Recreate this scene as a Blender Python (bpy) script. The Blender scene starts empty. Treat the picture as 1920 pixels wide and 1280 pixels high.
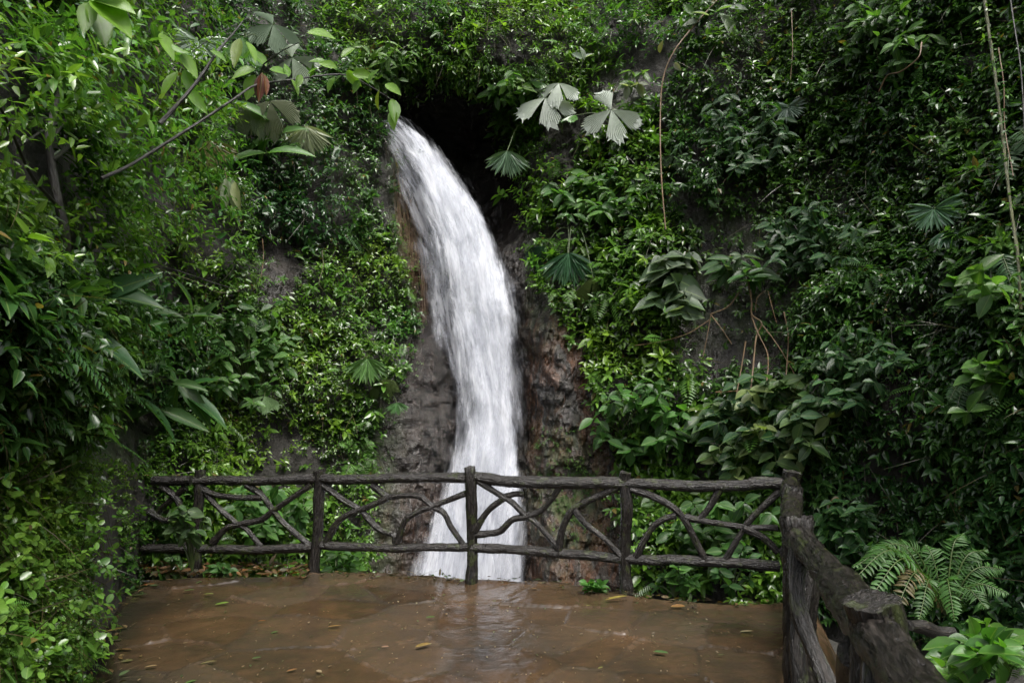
import bpy, math
import numpy as np
from mathutils import Vector
R = math.radians
sc = bpy.context.scene
C = sc.collection
rng = np.random.default_rng(11)

# ------------------------------------------------------------------ camera, sky, sun, exposure
F, CX, CY, EYE, PITCH = 1280.0, 960.0, 640.0, 1.6, R(6.37)
cd = bpy.data.cameras.new('camera'); cam = bpy.data.objects.new('camera', cd); C.objects.link(cam)
cd.sensor_width = 36; cd.lens = 24; cd.clip_end = 500; cd.clip_start = 0.05
cam.location = (0, 0, EYE); cam.rotation_euler = (R(90) + PITCH, 0, 0); sc.camera = cam

SUN_EL, SUN_AZ = R(64), R(150)        # high, a little behind and right of the camera (azimuth clockwise from +Y)
w = bpy.data.worlds.new('World'); sc.world = w; w.use_nodes = True
nt = w.node_tree; nt.nodes.clear()
sky = nt.nodes.new('ShaderNodeTexSky'); sky.sky_type = 'NISHITA'; sky.sun_disc = False
sky.sun_elevation = SUN_EL; sky.sun_rotation = SUN_AZ; sky.air_density = 1.0; sky.dust_density = 6.0; sky.ozone_density = 1.0
hsv = nt.nodes.new('ShaderNodeHueSaturation'); hsv.inputs['Saturation'].default_value = 0.35   # cloud cover takes the blue out
bg = nt.nodes.new('ShaderNodeBackground'); bg.inputs['Strength'].default_value = 0.15
wo = nt.nodes.new('ShaderNodeOutputWorld')
nt.links.new(sky.outputs[0], hsv.inputs['Color']); nt.links.new(hsv.outputs[0], bg.inputs[0]); nt.links.new(bg.outputs[0], wo.inputs[0])
sd = bpy.data.lights.new('sun', 'SUN'); sd.energy = 1.5; sd.angle = R(25); sd.color = (1, 0.97, 0.92)
so = bpy.data.objects.new('sun', sd); C.objects.link(so)
sdir = Vector((math.sin(SUN_AZ) * math.cos(SUN_EL), math.cos(SUN_AZ) * math.cos(SUN_EL), math.sin(SUN_EL)))
so.rotation_euler = sdir.to_track_quat('Z', 'Y').to_euler(); so.location = (0, 0, 20)
sc.view_settings.view_transform = 'Standard'; sc.view_settings.look = 'None'
sc.view_settings.gamma = 1; sc.view_settings.exposure = 1.2; sc.view_settings.use_curve_mapping = False
cy = sc.cycles
cy.max_bounces = 6; cy.diffuse_bounces = 3; cy.glossy_bounces = 2; cy.transmission_bounces = 3; cy.transparent_max_bounces = 24
cy.use_denoising = True; cy.caustics_reflective = False; cy.caustics_refractive = False; cy.sample_clamp_indirect = 4

# ------------------------------------------------------------------ small maths
def nrm(a): return a / np.maximum(np.linalg.norm(a, axis=-1, keepdims=True), 1e-9)
def sstep(a, b, x):
    t = np.clip((x - a) / (b - a), 0, 1); return t * t * (3 - 2 * t)
def _h(i, j, k, s):
    n = (i * 374761393 + j * 668265263 + k * 2147483647 + s * 974711) & 0xffffffff
    n = ((n ^ (n >> 13)) * 1274126177) & 0xffffffff
    n = ((n ^ (n >> 16)) * 2246822519) & 0xffffffff
    return ((n ^ (n >> 15)) & 0xffff) / 65535.0
def vnoise(p, seed=0):
    p = np.asarray(p, float); i = np.floor(p).astype(np.int64); f = p - i; f = f * f * (3 - 2 * f)
    r = 0
    for a in (0, 1):
        for b in (0, 1):
            for c in (0, 1):
                wgt = (f[..., 0] if a else 1 - f[..., 0]) * (f[..., 1] if b else 1 - f[..., 1]) * (f[..., 2] if c else 1 - f[..., 2])
                r = r + wgt * _h(i[..., 0] + a, i[..., 1] + b, i[..., 2] + c, seed)
    return r * 2 - 1
def fbm(p, oct=3, seed=0):
    p = np.asarray(p, float); r = 0; a = 1; t = 0
    for o in range(oct):
        r = r + a * vnoise(p * 2 ** o + 17.3 * o, seed + o); t += a; a *= 0.5
    return r / t
UP = np.array([0., 0, 1]); EYEP = np.array([0, 0, EYE])
CP, SP = math.cos(PITCH), math.sin(PITCH)
def rays(px, py):
    dx = (np.asarray(px, float) - CX) / F; dy = (CY - np.asarray(py, float)) / F
    return nrm(np.stack([dx, CP - dy * SP, SP + dy * CP], -1))
def on_z(px, py, z=0.0):
    d = rays(px, py); return EYEP + d * ((z - EYE) / d[..., 2])[..., None]
def on_y(px, py, y):
    d = rays(px, py); return EYEP + d * (y / d[..., 1])[..., None]
def on_wall(px, py, a, b):               # vertical wall through plan points a, b
    d = rays(px, py); n = np.array([b[1] - a[1], a[0] - b[0], 0.0]); n /= np.linalg.norm(n)
    t = ((np.array([a[0], a[1], 0]) - EYEP) @ n) / (d @ n); return EYEP + d * np.asarray(t)[..., None]
def inpoly(x, y, poly):
    x = np.asarray(x, float); y = np.asarray(y, float); r = np.zeros(x.shape, bool); n = len(poly)
    for k in range(n):
        x0, y0 = poly[k]; x1, y1 = poly[(k + 1) % n]
        if y0 == y1: continue
        c = ((y0 > y) != (y1 > y)) & (x < (x1 - x0) * (y - y0) / (y1 - y0) + x0); r ^= c
    return r
def polydist(x, y, poly, closed=True):
    best = np.full(np.shape(x), 1e9); n = len(poly)
    for k in range(n if closed else n - 1):
        a = np.array(poly[k], float); b = np.array(poly[(k + 1) % n], float); ab = b - a
        t = np.clip(((x - a[0]) * ab[0] + (y - a[1]) * ab[1]) / max(ab @ ab, 1e-9), 0, 1)
        best = np.minimum(best, np.hypot(x - a[0] - t * ab[0], y - a[1] - t * ab[1]))
    return best
def catmull(pts, n):
    P = np.asarray(pts, float); P = np.vstack([2 * P[0] - P[1], P, 2 * P[-1] - P[-2]]); m = len(P) - 3
    u = np.linspace(0, m - 1e-6, n); i = u.astype(int); t = (u - i)[:, None]
    a, b, c, d = P[i], P[i + 1], P[i + 2], P[i + 3]
    return 0.5 * (2 * b + (c - a) * t + (2 * a - 5 * b + 4 * c - d) * t ** 2 + (3 * b - a - 3 * c + d) * t ** 3)

# ------------------------------------------------------------------ mesh collector
class Soup:
    def __init__(s): s.V = []; s.T = []; s.Cl = []; s.U = []; s.n = 0
    def add(s, V, T, col=(1, 1, 1), uvw=None):
        V = np.asarray(V, float).reshape(-1, 3); T = np.asarray(T, np.int64).reshape(-1, 3)
        s.V.append(V); s.T.append(T + s.n); s.n += len(V)
        c = np.asarray(col, float); c = np.broadcast_to(c, (len(V), 3)) if c.ndim == 1 else c.reshape(-1, 3)
        s.Cl.append(c); s.U.append(np.zeros((len(V), 3)) if uvw is None else np.asarray(uvw, float).reshape(-1, 3))
        return s
    def grid(s, P, col=(1, 1, 1), uvw=None, wrap=False):
        a, b = P.shape[:2]; I = np.arange(a * b).reshape(a, b)
        J = np.roll(I, -1, 1) if wrap else None
        if wrap: q = (I[:-1], J[:-1], J[1:], I[1:])
        else: q = (I[:-1, :-1], I[:-1, 1:], I[1:, 1:], I[1:, :-1])
        q = [k.ravel() for k in q]
        T = np.concatenate([np.stack([q[0], q[1], q[2]], 1), np.stack([q[0], q[2], q[3]], 1)])
        return s.add(P.reshape(-1, 3), T, col, uvw)
    def tube(s, pts, rad, sides=10, col=(1, 1, 1), rough=0.0, seed=0, step=None, caps=True, freq=9.0, rag=0.0):
        P = np.asarray(pts, float)
        L = np.linalg.norm(np.diff(P, axis=0), axis=1).sum()
        n = max(len(P), int(L / step) + 2) if step else len(P)
        r0 = np.broadcast_to(np.asarray(rad, float), (len(P),))
        if len(P) > 2 or step:
            Q = catmull(np.hstack([P, r0[:, None]]), n); P = Q[:, :3]; r0 = Q[:, 3]
        t = nrm(np.gradient(P, axis=0)); a = np.array([0, 0, 1.]) if abs(t[0][2]) < .9 else np.array([1., 0, 0])
        A = []; u = nrm(np.cross(t[0], a))
        for k in range(len(P)):
            u = nrm(u - t[k] * (u @ t[k])); A.append(u)
        A = np.array(A); B = np.cross(t, A); th = np.arange(sides) * 2 * math.pi / sides
        al = np.concatenate([[0], np.cumsum(np.linalg.norm(np.diff(P, axis=0), axis=1))])
        rr = np.repeat(r0[:, None], sides, 1)
        uvw = np.stack([np.cos(th)[None] * rr, np.sin(th)[None] * rr, np.repeat(al[:, None], sides, 1)], -1)
        if rough:
            q = uvw * np.array([1, 1, .16]) * 60 * (freq / 9.0)
            gq = q * np.array([1.5, 1.5, .55]) + .6 * fbm(uvw * 18 + seed, 2, seed)[..., None]; gr = np.exp(-(fbm(gq + seed * 1.7, 2, seed + 3) / .10) ** 2)
            rr = rr * (1 + rough * .8 * fbm(q + seed * 3.1, 3, seed) - rough * .75 * gr + rough * .9 * vnoise(np.stack([uvw[..., 2] * 5] * 3, -1) + seed, seed))
        V = P[:, None] + A[:, None] * (np.cos(th)[None, :, None] * rr[..., None]) + B[:, None] * (np.sin(th)[None, :, None] * rr[..., None])
        if rag: V[-1] += t[-1] * (r0[-1] * rag * fbm(V[-1] * 22, 2, seed))[:, None]; V[-2] += t[-1] * (r0[-1] * rag * .5 * fbm(V[-1] * 22, 2, seed))[:, None]
        s.grid(V, col, uvw + seed, True)
        if caps:
            for k, sg in ((0, -1), (len(P) - 1, 1)):
                ring = V[k]; c = P[k] + t[k] * sg * r0[k] * (.18 if not rag else -.12)
                T = [[sides, j, (j + 1) % sides] if sg > 0 else [sides, (j + 1) % sides, j] for j in range(sides)]
                s.add(np.vstack([ring, c]), T, col, np.vstack([uvw[k] + seed, uvw[k].mean(0) + seed + [0, 0, .02]]))
        return s
    def build(s, name, mat, parent=None, origin=None, smooth=True):
        V = np.concatenate(s.V); T = np.concatenate(s.T); Cl = np.concatenate(s.Cl); U = np.concatenate(s.U)
        o0 = np.zeros(3) if origin is None else np.asarray(origin, float)
        if parent is not None and origin is None: o0 = np.array(parent.get('_w', (0, 0, 0)), float)
        me = bpy.data.meshes.new(name); nv, ntr = len(V), len(T)
        me.vertices.add(nv); me.vertices.foreach_set('co', (V - o0).astype(np.float32).ravel())
        me.loops.add(ntr * 3); me.loops.foreach_set('vertex_index', T.astype(np.int32).ravel())
        me.polygons.add(ntr); me.polygons.foreach_set('loop_start', np.arange(ntr, dtype=np.int32) * 3)
        me.polygons.foreach_set('use_smooth', np.full(ntr, smooth, bool))
        a = me.attributes.new('col', 'FLOAT_COLOR', 'POINT'); a.data.foreach_set('color', np.hstack([Cl, np.ones((nv, 1))]).astype(np.float32).ravel())
        a = me.attributes.new('uvw', 'FLOAT_VECTOR', 'POINT'); a.data.foreach_set('vector', U.astype(np.float32).ravel())
        me.update(calc_edges=True)
        o = bpy.data.objects.new(name, me); C.objects.link(o); me.materials.append(mat)
        if parent is not None: o.parent = parent
        elif origin is not None: o.location = o0
        return o
def tag(o, label=None, cat=None, group=None, kind=None):
    if label: o['label'] = label
    if cat: o['category'] = cat
    if group: o['group'] = group
    if kind: o['kind'] = kind
    return o
WLOC = {}
def thing(name, label, cat, loc, group=None):
    o = bpy.data.objects.new(name, None); C.objects.link(o); o.location = tuple(float(v) for v in loc); o.empty_display_size = .1
    WLOC[o.name] = np.array(loc, float); return tag(o, label, cat, group)
_b = Soup.build
def _build(s, name, mat, parent=None, origin=None, smooth=True):
    if parent is not None and origin is None:
        q = parent; acc = np.zeros(3)
        while q is not None: acc = acc + np.array(WLOC.get(q.name, np.array(q.location))); q = q.parent
        origin = acc
    return _b(s, name, mat, parent, origin, smooth)
Soup.build = _build

# ------------------------------------------------------------------ materials
def mat(name):
    m = bpy.data.materials.new(name); m.use_nodes = True; m.node_tree.nodes.clear(); return m, m.node_tree.nodes, m.node_tree.links
def nd(N, t, **k):
    n = N.new(t)
    for a, b in k.items(): setattr(n, a, b)
    return n
def attr(N, name): return nd(N, 'ShaderNodeAttribute', attribute_name=name)
def noise(N, L, vec, scale, detail=4, rough=.55, dist=0):
    n = nd(N, 'ShaderNodeTexNoise'); n.inputs['Scale'].default_value = scale; n.inputs['Detail'].default_value = detail
    n.inputs['Roughness'].default_value = rough; n.inputs['Distortion'].default_value = dist
    if vec is not None: L.new(vec, n.inputs['Vector'])
    return n.outputs['Fac']
def ramp(N, L, fac, stops, interp='LINEAR'):
    r = nd(N, 'ShaderNodeValToRGB'); e = r.color_ramp.elements; r.color_ramp.interpolation = interp
    while len(e) < len(stops): e.new(.5)
    for k, (p, c) in enumerate(stops):
        e[k].position = p; e[k].color = (c, c, c, 1) if not hasattr(c, '__len__') else (*c, 1)
    L.new(fac, r.inputs[0]); return r.outputs[0]
def mixc(N, L, f, a, b, mode='MIX'):
    m = nd(N, 'ShaderNodeMix', data_type='RGBA', blend_type=mode)
    for s, v in ((m.inputs[0], f), (m.inputs[6], a), (m.inputs[7], b)):
        if hasattr(v, 'is_linked'): L.new(v, s)
        elif hasattr(v, '__len__'): s.default_value = (*v, 1)
        else: s.default_value = v
    return m.outputs[2]
def mth(N, L, op, a, b=None, c=None):
    m = nd(N, 'ShaderNodeMath', operation=op)
    for k, v in enumerate((a, b, c)):
        if v is None: continue
        if hasattr(v, 'is_linked'): L.new(v, m.inputs[k])
        else: m.inputs[k].default_value = v
    return m.outputs[0]
def bump(N, L, h, st, dist=.02, nrmal=None):
    b = nd(N, 'ShaderNodeBump'); b.inputs['Strength'].default_value = st; b.inputs['Distance'].default_value = dist
    L.new(h, b.inputs['Height'])
    if nrmal is not None: L.new(nrmal, b.inputs['Normal'])
    return b.outputs[0]
def vscale(N, L, vec, s):
    m = nd(N, 'ShaderNodeMapping'); m.inputs['Scale'].default_value = s; L.new(vec, m.inputs['Vector']); return m.outputs[0]
def pbsdf(N, L, col, rough, nor=None, spec=.5):
    p = nd(N, 'ShaderNodeBsdfPrincipled')
    for s, v in ((p.inputs['Base Color'], col), (p.inputs['Roughness'], rough)):
        if hasattr(v, 'is_linked'): L.new(v, s)
        elif hasattr(v, '__len__'): s.default_value = (*v, 1)
        else: s.default_value = v
    p.inputs['Specular IOR Level'].default_value = spec
    if nor is not None: L.new(nor, p.inputs['Normal'])
    return p
def out(N, L, sh):
    o = nd(N, 'ShaderNodeOutputMaterial'); L.new(sh, o.inputs[0])

def leaf_material(name, rough=.32, trans=.35, veins=0.0, spec=.42, blot=.30):
    m, N, L = mat(name); c = attr(N, 'col').outputs['Color']; uvw = attr(N, 'uvw').outputs['Vector']
    sx = nd(N, 'ShaderNodeSeparateXYZ'); L.new(uvw, sx.inputs[0])
    au = mth(N, L, 'ABSOLUTE', sx.outputs[0])
    rib = mth(N, L, 'LESS_THAN', au, .07)
    c = mixc(N, L, mth(N, L, 'MULTIPLY', rib, .35), c, (.22, .30, .09))
    geo = nd(N, 'ShaderNodeNewGeometry')
    n1 = noise(N, L, geo.outputs['Position'], 14, 3)
    c = mixc(N, L, mth(N, L, 'MULTIPLY', ramp(N, L, n1, [(.42, 0), (.7, 1)]), blot), c, (.03, .055, .012))
    nor = None
    if veins:
        wv = nd(N, 'ShaderNodeTexWave', bands_direction='Y'); wv.inputs['Scale'].default_value = 2.4; wv.inputs['Distortion'].default_value = 0
        cb = nd(N, 'ShaderNodeCombineXYZ'); L.new(sx.outputs[0], cb.inputs[0])
        L.new(mth(N, L, 'SUBTRACT', sx.outputs[1], mth(N, L, 'MULTIPLY', au, .35)), cb.inputs[1]); L.new(cb.outputs[0], wv.inputs[0])
        nor = bump(N, L, wv.outputs['Fac'], veins, .006)
    p = pbsdf(N, L, c, rough, nor, spec)
    t = nd(N, 'ShaderNodeBsdfTranslucent'); L.new(mixc(N, L, 1.0, c, (1.6, 1.8, .7), 'MULTIPLY'), t.inputs[0])
    mx = nd(N, 'ShaderNodeMixShader'); mx.inputs[0].default_value = trans
    L.new(p.outputs[0], mx.inputs[1]); L.new(t.outputs[0], mx.inputs[2]); out(N, L, mx.outputs[0]); return m
M = {}
M['leaf'] = leaf_material('leaf', .24, .32, 0, .5)
M['bigleaf'] = leaf_material('broad_leaf', .27, .38, .35)
M['palmleaf'] = leaf_material('palm_leaf', .25, .2, 0, .5, .08)
M['fern'] = leaf_material('fern_leaf', .42, .32, 0, .3)
M['moss'] = leaf_material('moss_leaf', .7, .25)
M['deadleaf'] = leaf_material('dead_leaf', .45, .25, .3, .4, .3)

def bark_material(name, c0, c1, c2, rough=(.25, .55), st=.8, moss=0.0, scale=1.0):
    m, N, L = mat(name); v = attr(N, 'uvw').outputs['Vector']
    sv = vscale(N, L, v, (70 * scale, 70 * scale, 11 * scale)); n1 = noise(N, L, sv, 1, 6, .62, .5)
    sv2 = vscale(N, L, v, (240 * scale, 240 * scale, 150 * scale)); n2 = noise(N, L, sv2, 1, 3, .6)
    n3 = noise(N, L, vscale(N, L, v, (6, 6, 3)), 1, 4)
    c = ramp(N, L, n1, [(.38, c0), (.5, c1), (.66, c2)])
    c = mixc(N, L, mth(N, L, 'MULTIPLY', ramp(N, L, n3, [(.4, 0), (.65, 1)]), .6), c, c1)
    if moss:
        mm = ramp(N, L, noise(N, L, vscale(N, L, v, (14, 14, 9)), 1, 5, .6), [(.56, 0), (.66, 1)])
        c = mixc(N, L, mth(N, L, 'MULTIPLY', mm, moss), c, (.05, .07, .015))
    r = ramp(N, L, n3, [(.3, rough[0]), (.7, rough[1])])
    h = n1
    p = pbsdf(N, L, c, r, bump(N, L, h, st, .03)); out(N, L, p.outputs[0]); return m
M['rail'] = bark_material('wet_cast_bark', (.004, .0035, .003), (.0125, .0105, .009), (.042, .036, .031), (.12, .32), .75, .45)
M['branch'] = bark_material('dark_branch', (.004, .0035, .003), (.010, .008, .006), (.026, .021, .015), (.35, .6), .6, .3)
M['root'] = bark_material('tan_root', (.05, .03, .012), (.12, .07, .03), (.20, .13, .06), (.4, .6), .5, .5)
M['mossvine'] = bark_material('mossy_vine', (.02, .025, .008), (.05, .055, .014), (.10, .10, .028), (.5, .7), .8, .4)
M['stem'] = bark_material('green_stem', (.03, .045, .012), (.05, .08, .02), (.09, .12, .035), (.35, .5), .3, 0)

def rock_material():
    m, N, L = mat('wet_rock'); g = nd(N, 'ShaderNodeNewGeometry'); p = g.outputs['Position']
    col = attr(N, 'col').outputs['Color']; sp = nd(N, 'ShaderNodeSeparateColor'); L.new(col, sp.inputs[0])   # R = rust, G = moss, B = soil
    n1 = noise(N, L, p, 1.6, 8, .62, .6); n2 = noise(N, L, p, 9, 7, .65); n3 = noise(N, L, vscale(N, L, p, (5, 5, 1.4)), 1, 6, .6, .8)
    vo = nd(N, 'ShaderNodeTexVoronoi', feature='F1'); vo.inputs['Scale'].default_value = 3.2; L.new(mixc(N, L, .25, p, mixc(N, L, 1, p, (2, 2, 2), 'MULTIPLY')), vo.inputs['Vector'])
    c = ramp(N, L, n1, [(.3, (.006, .005, .0045)), (.5, (.018, .014, .012)), (.72, (.042, .033, .027))])
    c = mixc(N, L, ramp(N, L, n2, [(.4, 0), (.75, .6)]), c, (.046, .036, .029))
    rust = mth(N, L, 'MULTIPLY', sp.outputs[0], ramp(N, L, n3, [(.42, 0), (.62, 1)]))
    c = mixc(N, L, rust, c, (.095, .042, .020))
    ms = mth(N, L, 'MULTIPLY', sp.outputs[1], ramp(N, L, noise(N, L, p, 5, 6, .65), [(.40, 0), (.56, 1)]))
    c = mixc(N, L, ms, c, (.045, .075, .014))
    c = mixc(N, L, sp.outputs[2], c, mixc(N, L, n2, (.007, .006, .004), (.020, .016, .009)))
    r = ramp(N, L, n2, [(.3, .07), (.7, .28)]); r = mixc(N, L, mth(N, L, 'MAXIMUM', ms, sp.outputs[2]), r, (.8, .8, .8))
    h = mth(N, L, 'ADD', mth(N, L, 'MULTIPLY', n2, .6), mth(N, L, 'ADD', n3, mth(N, L, 'MULTIPLY', vo.outputs['Distance'], .5)))
    b = pbsdf(N, L, c, r, bump(N, L, h, .9, .14), .8); out(N, L, b.outputs[0]); return m
M['rock'] = rock_material()

def paving_material():
    m, N, L = mat('wet_flagstone'); g = nd(N, 'ShaderNodeNewGeometry'); p = g.outputs['Position']
    col = attr(N, 'col').outputs['Color']; sp = nd(N, 'ShaderNodeSeparateColor'); L.new(col, sp.inputs[0])   # R stone tone, G joint, B dirt
    n1 = noise(N, L, p, 1.1, 6, .6, .4); n2 = noise(N, L, p, 7, 6, .65); n3 = noise(N, L, p, 45, 4, .6)
    c = ramp(N, L, n1, [(.3, (.013, .009, .005)), (.48, (.036, .021, .010)), (.68, (.075, .040, .017))])
    c = mixc(N, L, mth(N, L, 'MULTIPLY', sp.outputs[0], .45), c, (.075, .062, .045))
    c = mixc(N, L, ramp(N, L, n2, [(.45, 0), (.72, .55)]), c, (.085, .048, .024))
    c = mixc(N, L, ramp(N, L, n3, [(.3, .5), (.5, 0)]), c, (.025, .02, .015))
    c = mixc(N, L, mth(N, L, 'MULTIPLY', sp.outputs[1], .38), c, (.12, .09, .065))  # pale mortar, lightened further to paint in wet highlights along the joints
    c = mixc(N, L, sp.outputs[2], c, (.022, .019, .014))
    r = ramp(N, L, mth(N, L, 'ADD', mth(N, L, 'MULTIPLY', n1, .6), mth(N, L, 'MULTIPLY', n2, .4)), [(.36, .03), (.5, .12), (.64, .30)])
    h = mth(N, L, 'ADD', mth(N, L, 'MULTIPLY', n2, .5), mth(N, L, 'MULTIPLY', n3, .25))
    b = pbsdf(N, L, c, r, bump(N, L, h, .45, .02)); out(N, L, b.outputs[0]); return m
M['paving'] = paving_material()

def water_material(name, lo, hi, dens):
    m, N, L = mat(name); uvw = attr(N, 'uvw').outputs['Vector']; col = attr(N, 'col').outputs['Color']
    sp = nd(N, 'ShaderNodeSeparateColor'); L.new(col, sp.inputs[0])       # R cover
    n1 = noise(N, L, vscale(N, L, uvw, (16, 1.5, 1)), 1, 6, .62, .3)
    n2 = noise(N, L, vscale(N, L, uvw, (4.2, 1.0, 1)), 1, 5, .6, .9)
    n4 = noise(N, L, vscale(N, L, uvw, (38, 7, 1)), 1, 4, .65, .2)
    n1s, n2s, n4s = [mth(N, L, 'MULTIPLY_ADD', q, g_, .5 - .5 * g_) for q, g_ in ((n1, 1.25), (n2, 1.9), (n4, .9))]
    a = mth(N, L, 'ADD', mth(N, L, 'MULTIPLY', n1s, .55), mth(N, L, 'ADD', mth(N, L, 'MULTIPLY', n2s, .5), mth(N, L, 'MULTIPLY', n4s, .35)))  # ~ .7
    a = mth(N, L, 'ADD', a, mth(N, L, 'SUBTRACT', sp.outputs[0], 1.0))
    al = ramp(N, L, a, [(lo, 0), (hi, 1)], 'EASE')
    al = mth(N, L, 'MULTIPLY', al, dens)
    c = ramp(N, L, mth(N, L, 'ADD', mth(N, L, 'MULTIPLY', n2, .65), mth(N, L, 'MULTIPLY', n1, .35)), [(.36, (.42, .44, .50)), (.5, (.61, .63, .69)), (.62, (.77, .785, .83))])
    d = nd(N, 'ShaderNodeBsdfDiffuse'); L.new(c, d.inputs[0])
    hb = bump(N, L, mth(N, L, 'ADD', n1, mth(N, L, 'MULTIPLY', n2, 2.0)), .35, .08); L.new(hb, d.inputs['Normal'])
    t = nd(N, 'ShaderNodeBsdfTranslucent'); L.new(c, t.inputs[0])
    mx = nd(N, 'ShaderNodeMixShader'); mx.inputs[0].default_value = .3; L.new(d.outputs[0], mx.inputs[1]); L.new(t.outputs[0], mx.inputs[2])
    tr = nd(N, 'ShaderNodeBsdfTransparent'); m2 = nd(N, 'ShaderNodeMixShader'); L.new(al, m2.inputs[0])
    L.new(tr.outputs[0], m2.inputs[1]); L.new(mx.outputs[0], m2.inputs[2]); out(N, L, m2.outputs[0]); return m

# ------------------------------------------------------------------ the gorge wall  r(azimuth, z)
AZT = np.array([-100, -90, -60, -45, -37, -33, -31, -28.5, -24, -18, -12, -8, -4, 0, 4, 9, 15, 22, 28, 34, 40, 50, 70, 90, 100.])
R0T = np.array([2.2, 2.2, 2.7, 3.2, 4.0, 4.9, 6.2, 8.1, 8.9, 9.9, 10.6, 10.8, 11.0, 10.9, 10.4, 10.0, 9.7, 9.2, 8.6, 7.9, 7.2, 6.2, 5.0, 4.6, 4.6])
SLT = np.array([.5, .5, .5, .5, .5, .47, .45, .36, .3, .25, .2, .18, .18, .18, .2, .22, .24, .26, .28, .3, .32, .35, .4, .4, .4])
def r_smooth(az, z):
    r = np.interp(az, AZT, R0T); s = np.interp(az, AZT, SLT)
    return r + s * np.maximum(z, -1) + .55 * np.maximum(z - 9, 0) * np.exp(-((az + 0) / 22.0) ** 2)
NZ = 440
AZ = np.concatenate([np.linspace(-100, -40, 90)[:-1], np.linspace(-40, -17, 120)[:-1], np.linspace(-17, 13, 480)[:-1], np.linspace(13, 42, 190)[:-1], np.linspace(42, 100, 90)]); NA = len(AZ); ZZ = np.linspace(-3.2, 16, NZ)
azg, zg = np.meshgrid(AZ, ZZ, indexing='ij')
rs = r_smooth(azg, zg)
Pg = np.stack([rs * np.sin(np.radians(azg)), rs * np.cos(np.radians(azg)), zg], -1)
fallmask = np.exp(-((azg + 3.0 - .55 * np.maximum(zg - 3, 0) * -1 * 0) / 6.0) ** 2)
wall = rs - .55 * fbm(Pg * .55, 3, 3) * (1 - .6 * fallmask) - .16 * fbm(Pg * 1.9, 3, 9) - .10 * np.abs(fbm(Pg * 3.1, 3, 21)) - 1.0 * np.exp(-((azg - 1) / 9.0) ** 4) * (.17 * (np.abs(fbm(Pg * np.array([2.6, 2.6, 1.5]), 4, 31)) - .2) + .10 * np.floor(3 * fbm(Pg * np.array([1.7, 1.7, 2.6]) + .4 * fbm(Pg * 5, 2, 8)[..., None], 2, 41)) / 3 + .085 * fbm(Pg * 8, 3, 51))
# dark hollow right of the lip of the fall, with the brow above it
zq = zg + .45 * fbm(np.stack([azg * .32, 0 * zg, zg * .15], -1), 3, 61)
hol = np.exp(-(((azg + 3.9) / 4.6) ** 4)) * sstep(4.3, 5.8, zg) * (1 - sstep(7.3, 8.0, zq))
wall = wall + 2.3 * hol
brow = np.exp(-(((azg + 4) / 8) ** 4)) * sstep(7.4, 8.1, zq) * (1 - sstep(10.5, 13, zg)); wall = wall - .9 * brow
# chute of the fall
def _chute(z): return np.interp(z, [-3, 1, 3, 5, 7, 8.5], [-3.5, -2.6, -2.2, -3.5, -7.2, -10])
wall = wall + .35 * np.exp(-((azg - _chute(zg)) / 3.0) ** 2) * (1 - sstep(7.6, 8.6, zg))
rib = np.exp(-((azg - 3.6) / 2.2) ** 2) * (1 - sstep(3.0, 5.5, zg)); wall = wall - .45 * rib
# hollow under the left bank's overhang
lh = np.exp(-(((azg + 30) / 4.5) ** 2)) * np.exp(-(((zg - 1.75) / .55) ** 2)); wall = wall + 1.2 * lh
def rad(az, z):
    a = np.clip(np.interp(az, AZ, np.arange(NA)), 0, NA - 1.001); b = np.clip((np.asarray(z) + 3.2) / 19.2 * (NZ - 1), 0, NZ - 1.001)
    i = a.astype(int); j = b.astype(int); f = a - i; g = b - j
    return wall[i, j] * (1 - f) * (1 - g) + wall[i + 1, j] * f * (1 - g) + wall[i, j + 1] * (1 - f) * g + wall[i + 1, j + 1] * f * g
def pos(az, z, r=None):
    r = rad(az, z) if r is None else r; a = np.radians(az)
    return np.stack([r * np.sin(a), r * np.cos(a), np.asarray(z, float) + 0 * a], -1)
def hit(px, py, fn=rad):
    d = rays(px, py); sh = d.shape[:-1]; d = d.reshape(-1, 3); t = np.full(len(d), 1.2); done = np.zeros(len(d), bool)
    hh = np.hypot(d[:, 0], d[:, 1]); az = np.degrees(np.arctan2(d[:, 0], d[:, 1]))
    for k in range(300):
        nt_ = t + .08; ins = nt_ * hh >= fn(az, EYE + nt_ * d[:, 2]); done |= ins; t = np.where(done, t, nt_)
        if done.all(): break
    lo, hi = t, t + .08
    for k in range(10):
        mid = (lo + hi) / 2; ins = mid * hh >= fn(az, EYE + mid * d[:, 2]); hi = np.where(ins, mid, hi); lo = np.where(ins, lo, mid)
    return (EYEP + d * lo[:, None]).reshape(*sh, 3)
def wnormal(P):
    az = np.degrees(np.arctan2(P[..., 0], P[..., 1])); z = P[..., 2]; e = 1.6; g = .22
    a = pos(az + e, z) - pos(az - e, z); b = pos(az, z + g) - pos(az, z - g)
    return nrm(np.cross(b, a) * np.array([1, 1, 1])) * np.where((np.cross(b, a) * -P * np.array([1, 1, 0])).sum(-1) < 0, -1, 1)[..., None]
Pw = pos(azg, zg, wall)
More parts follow.
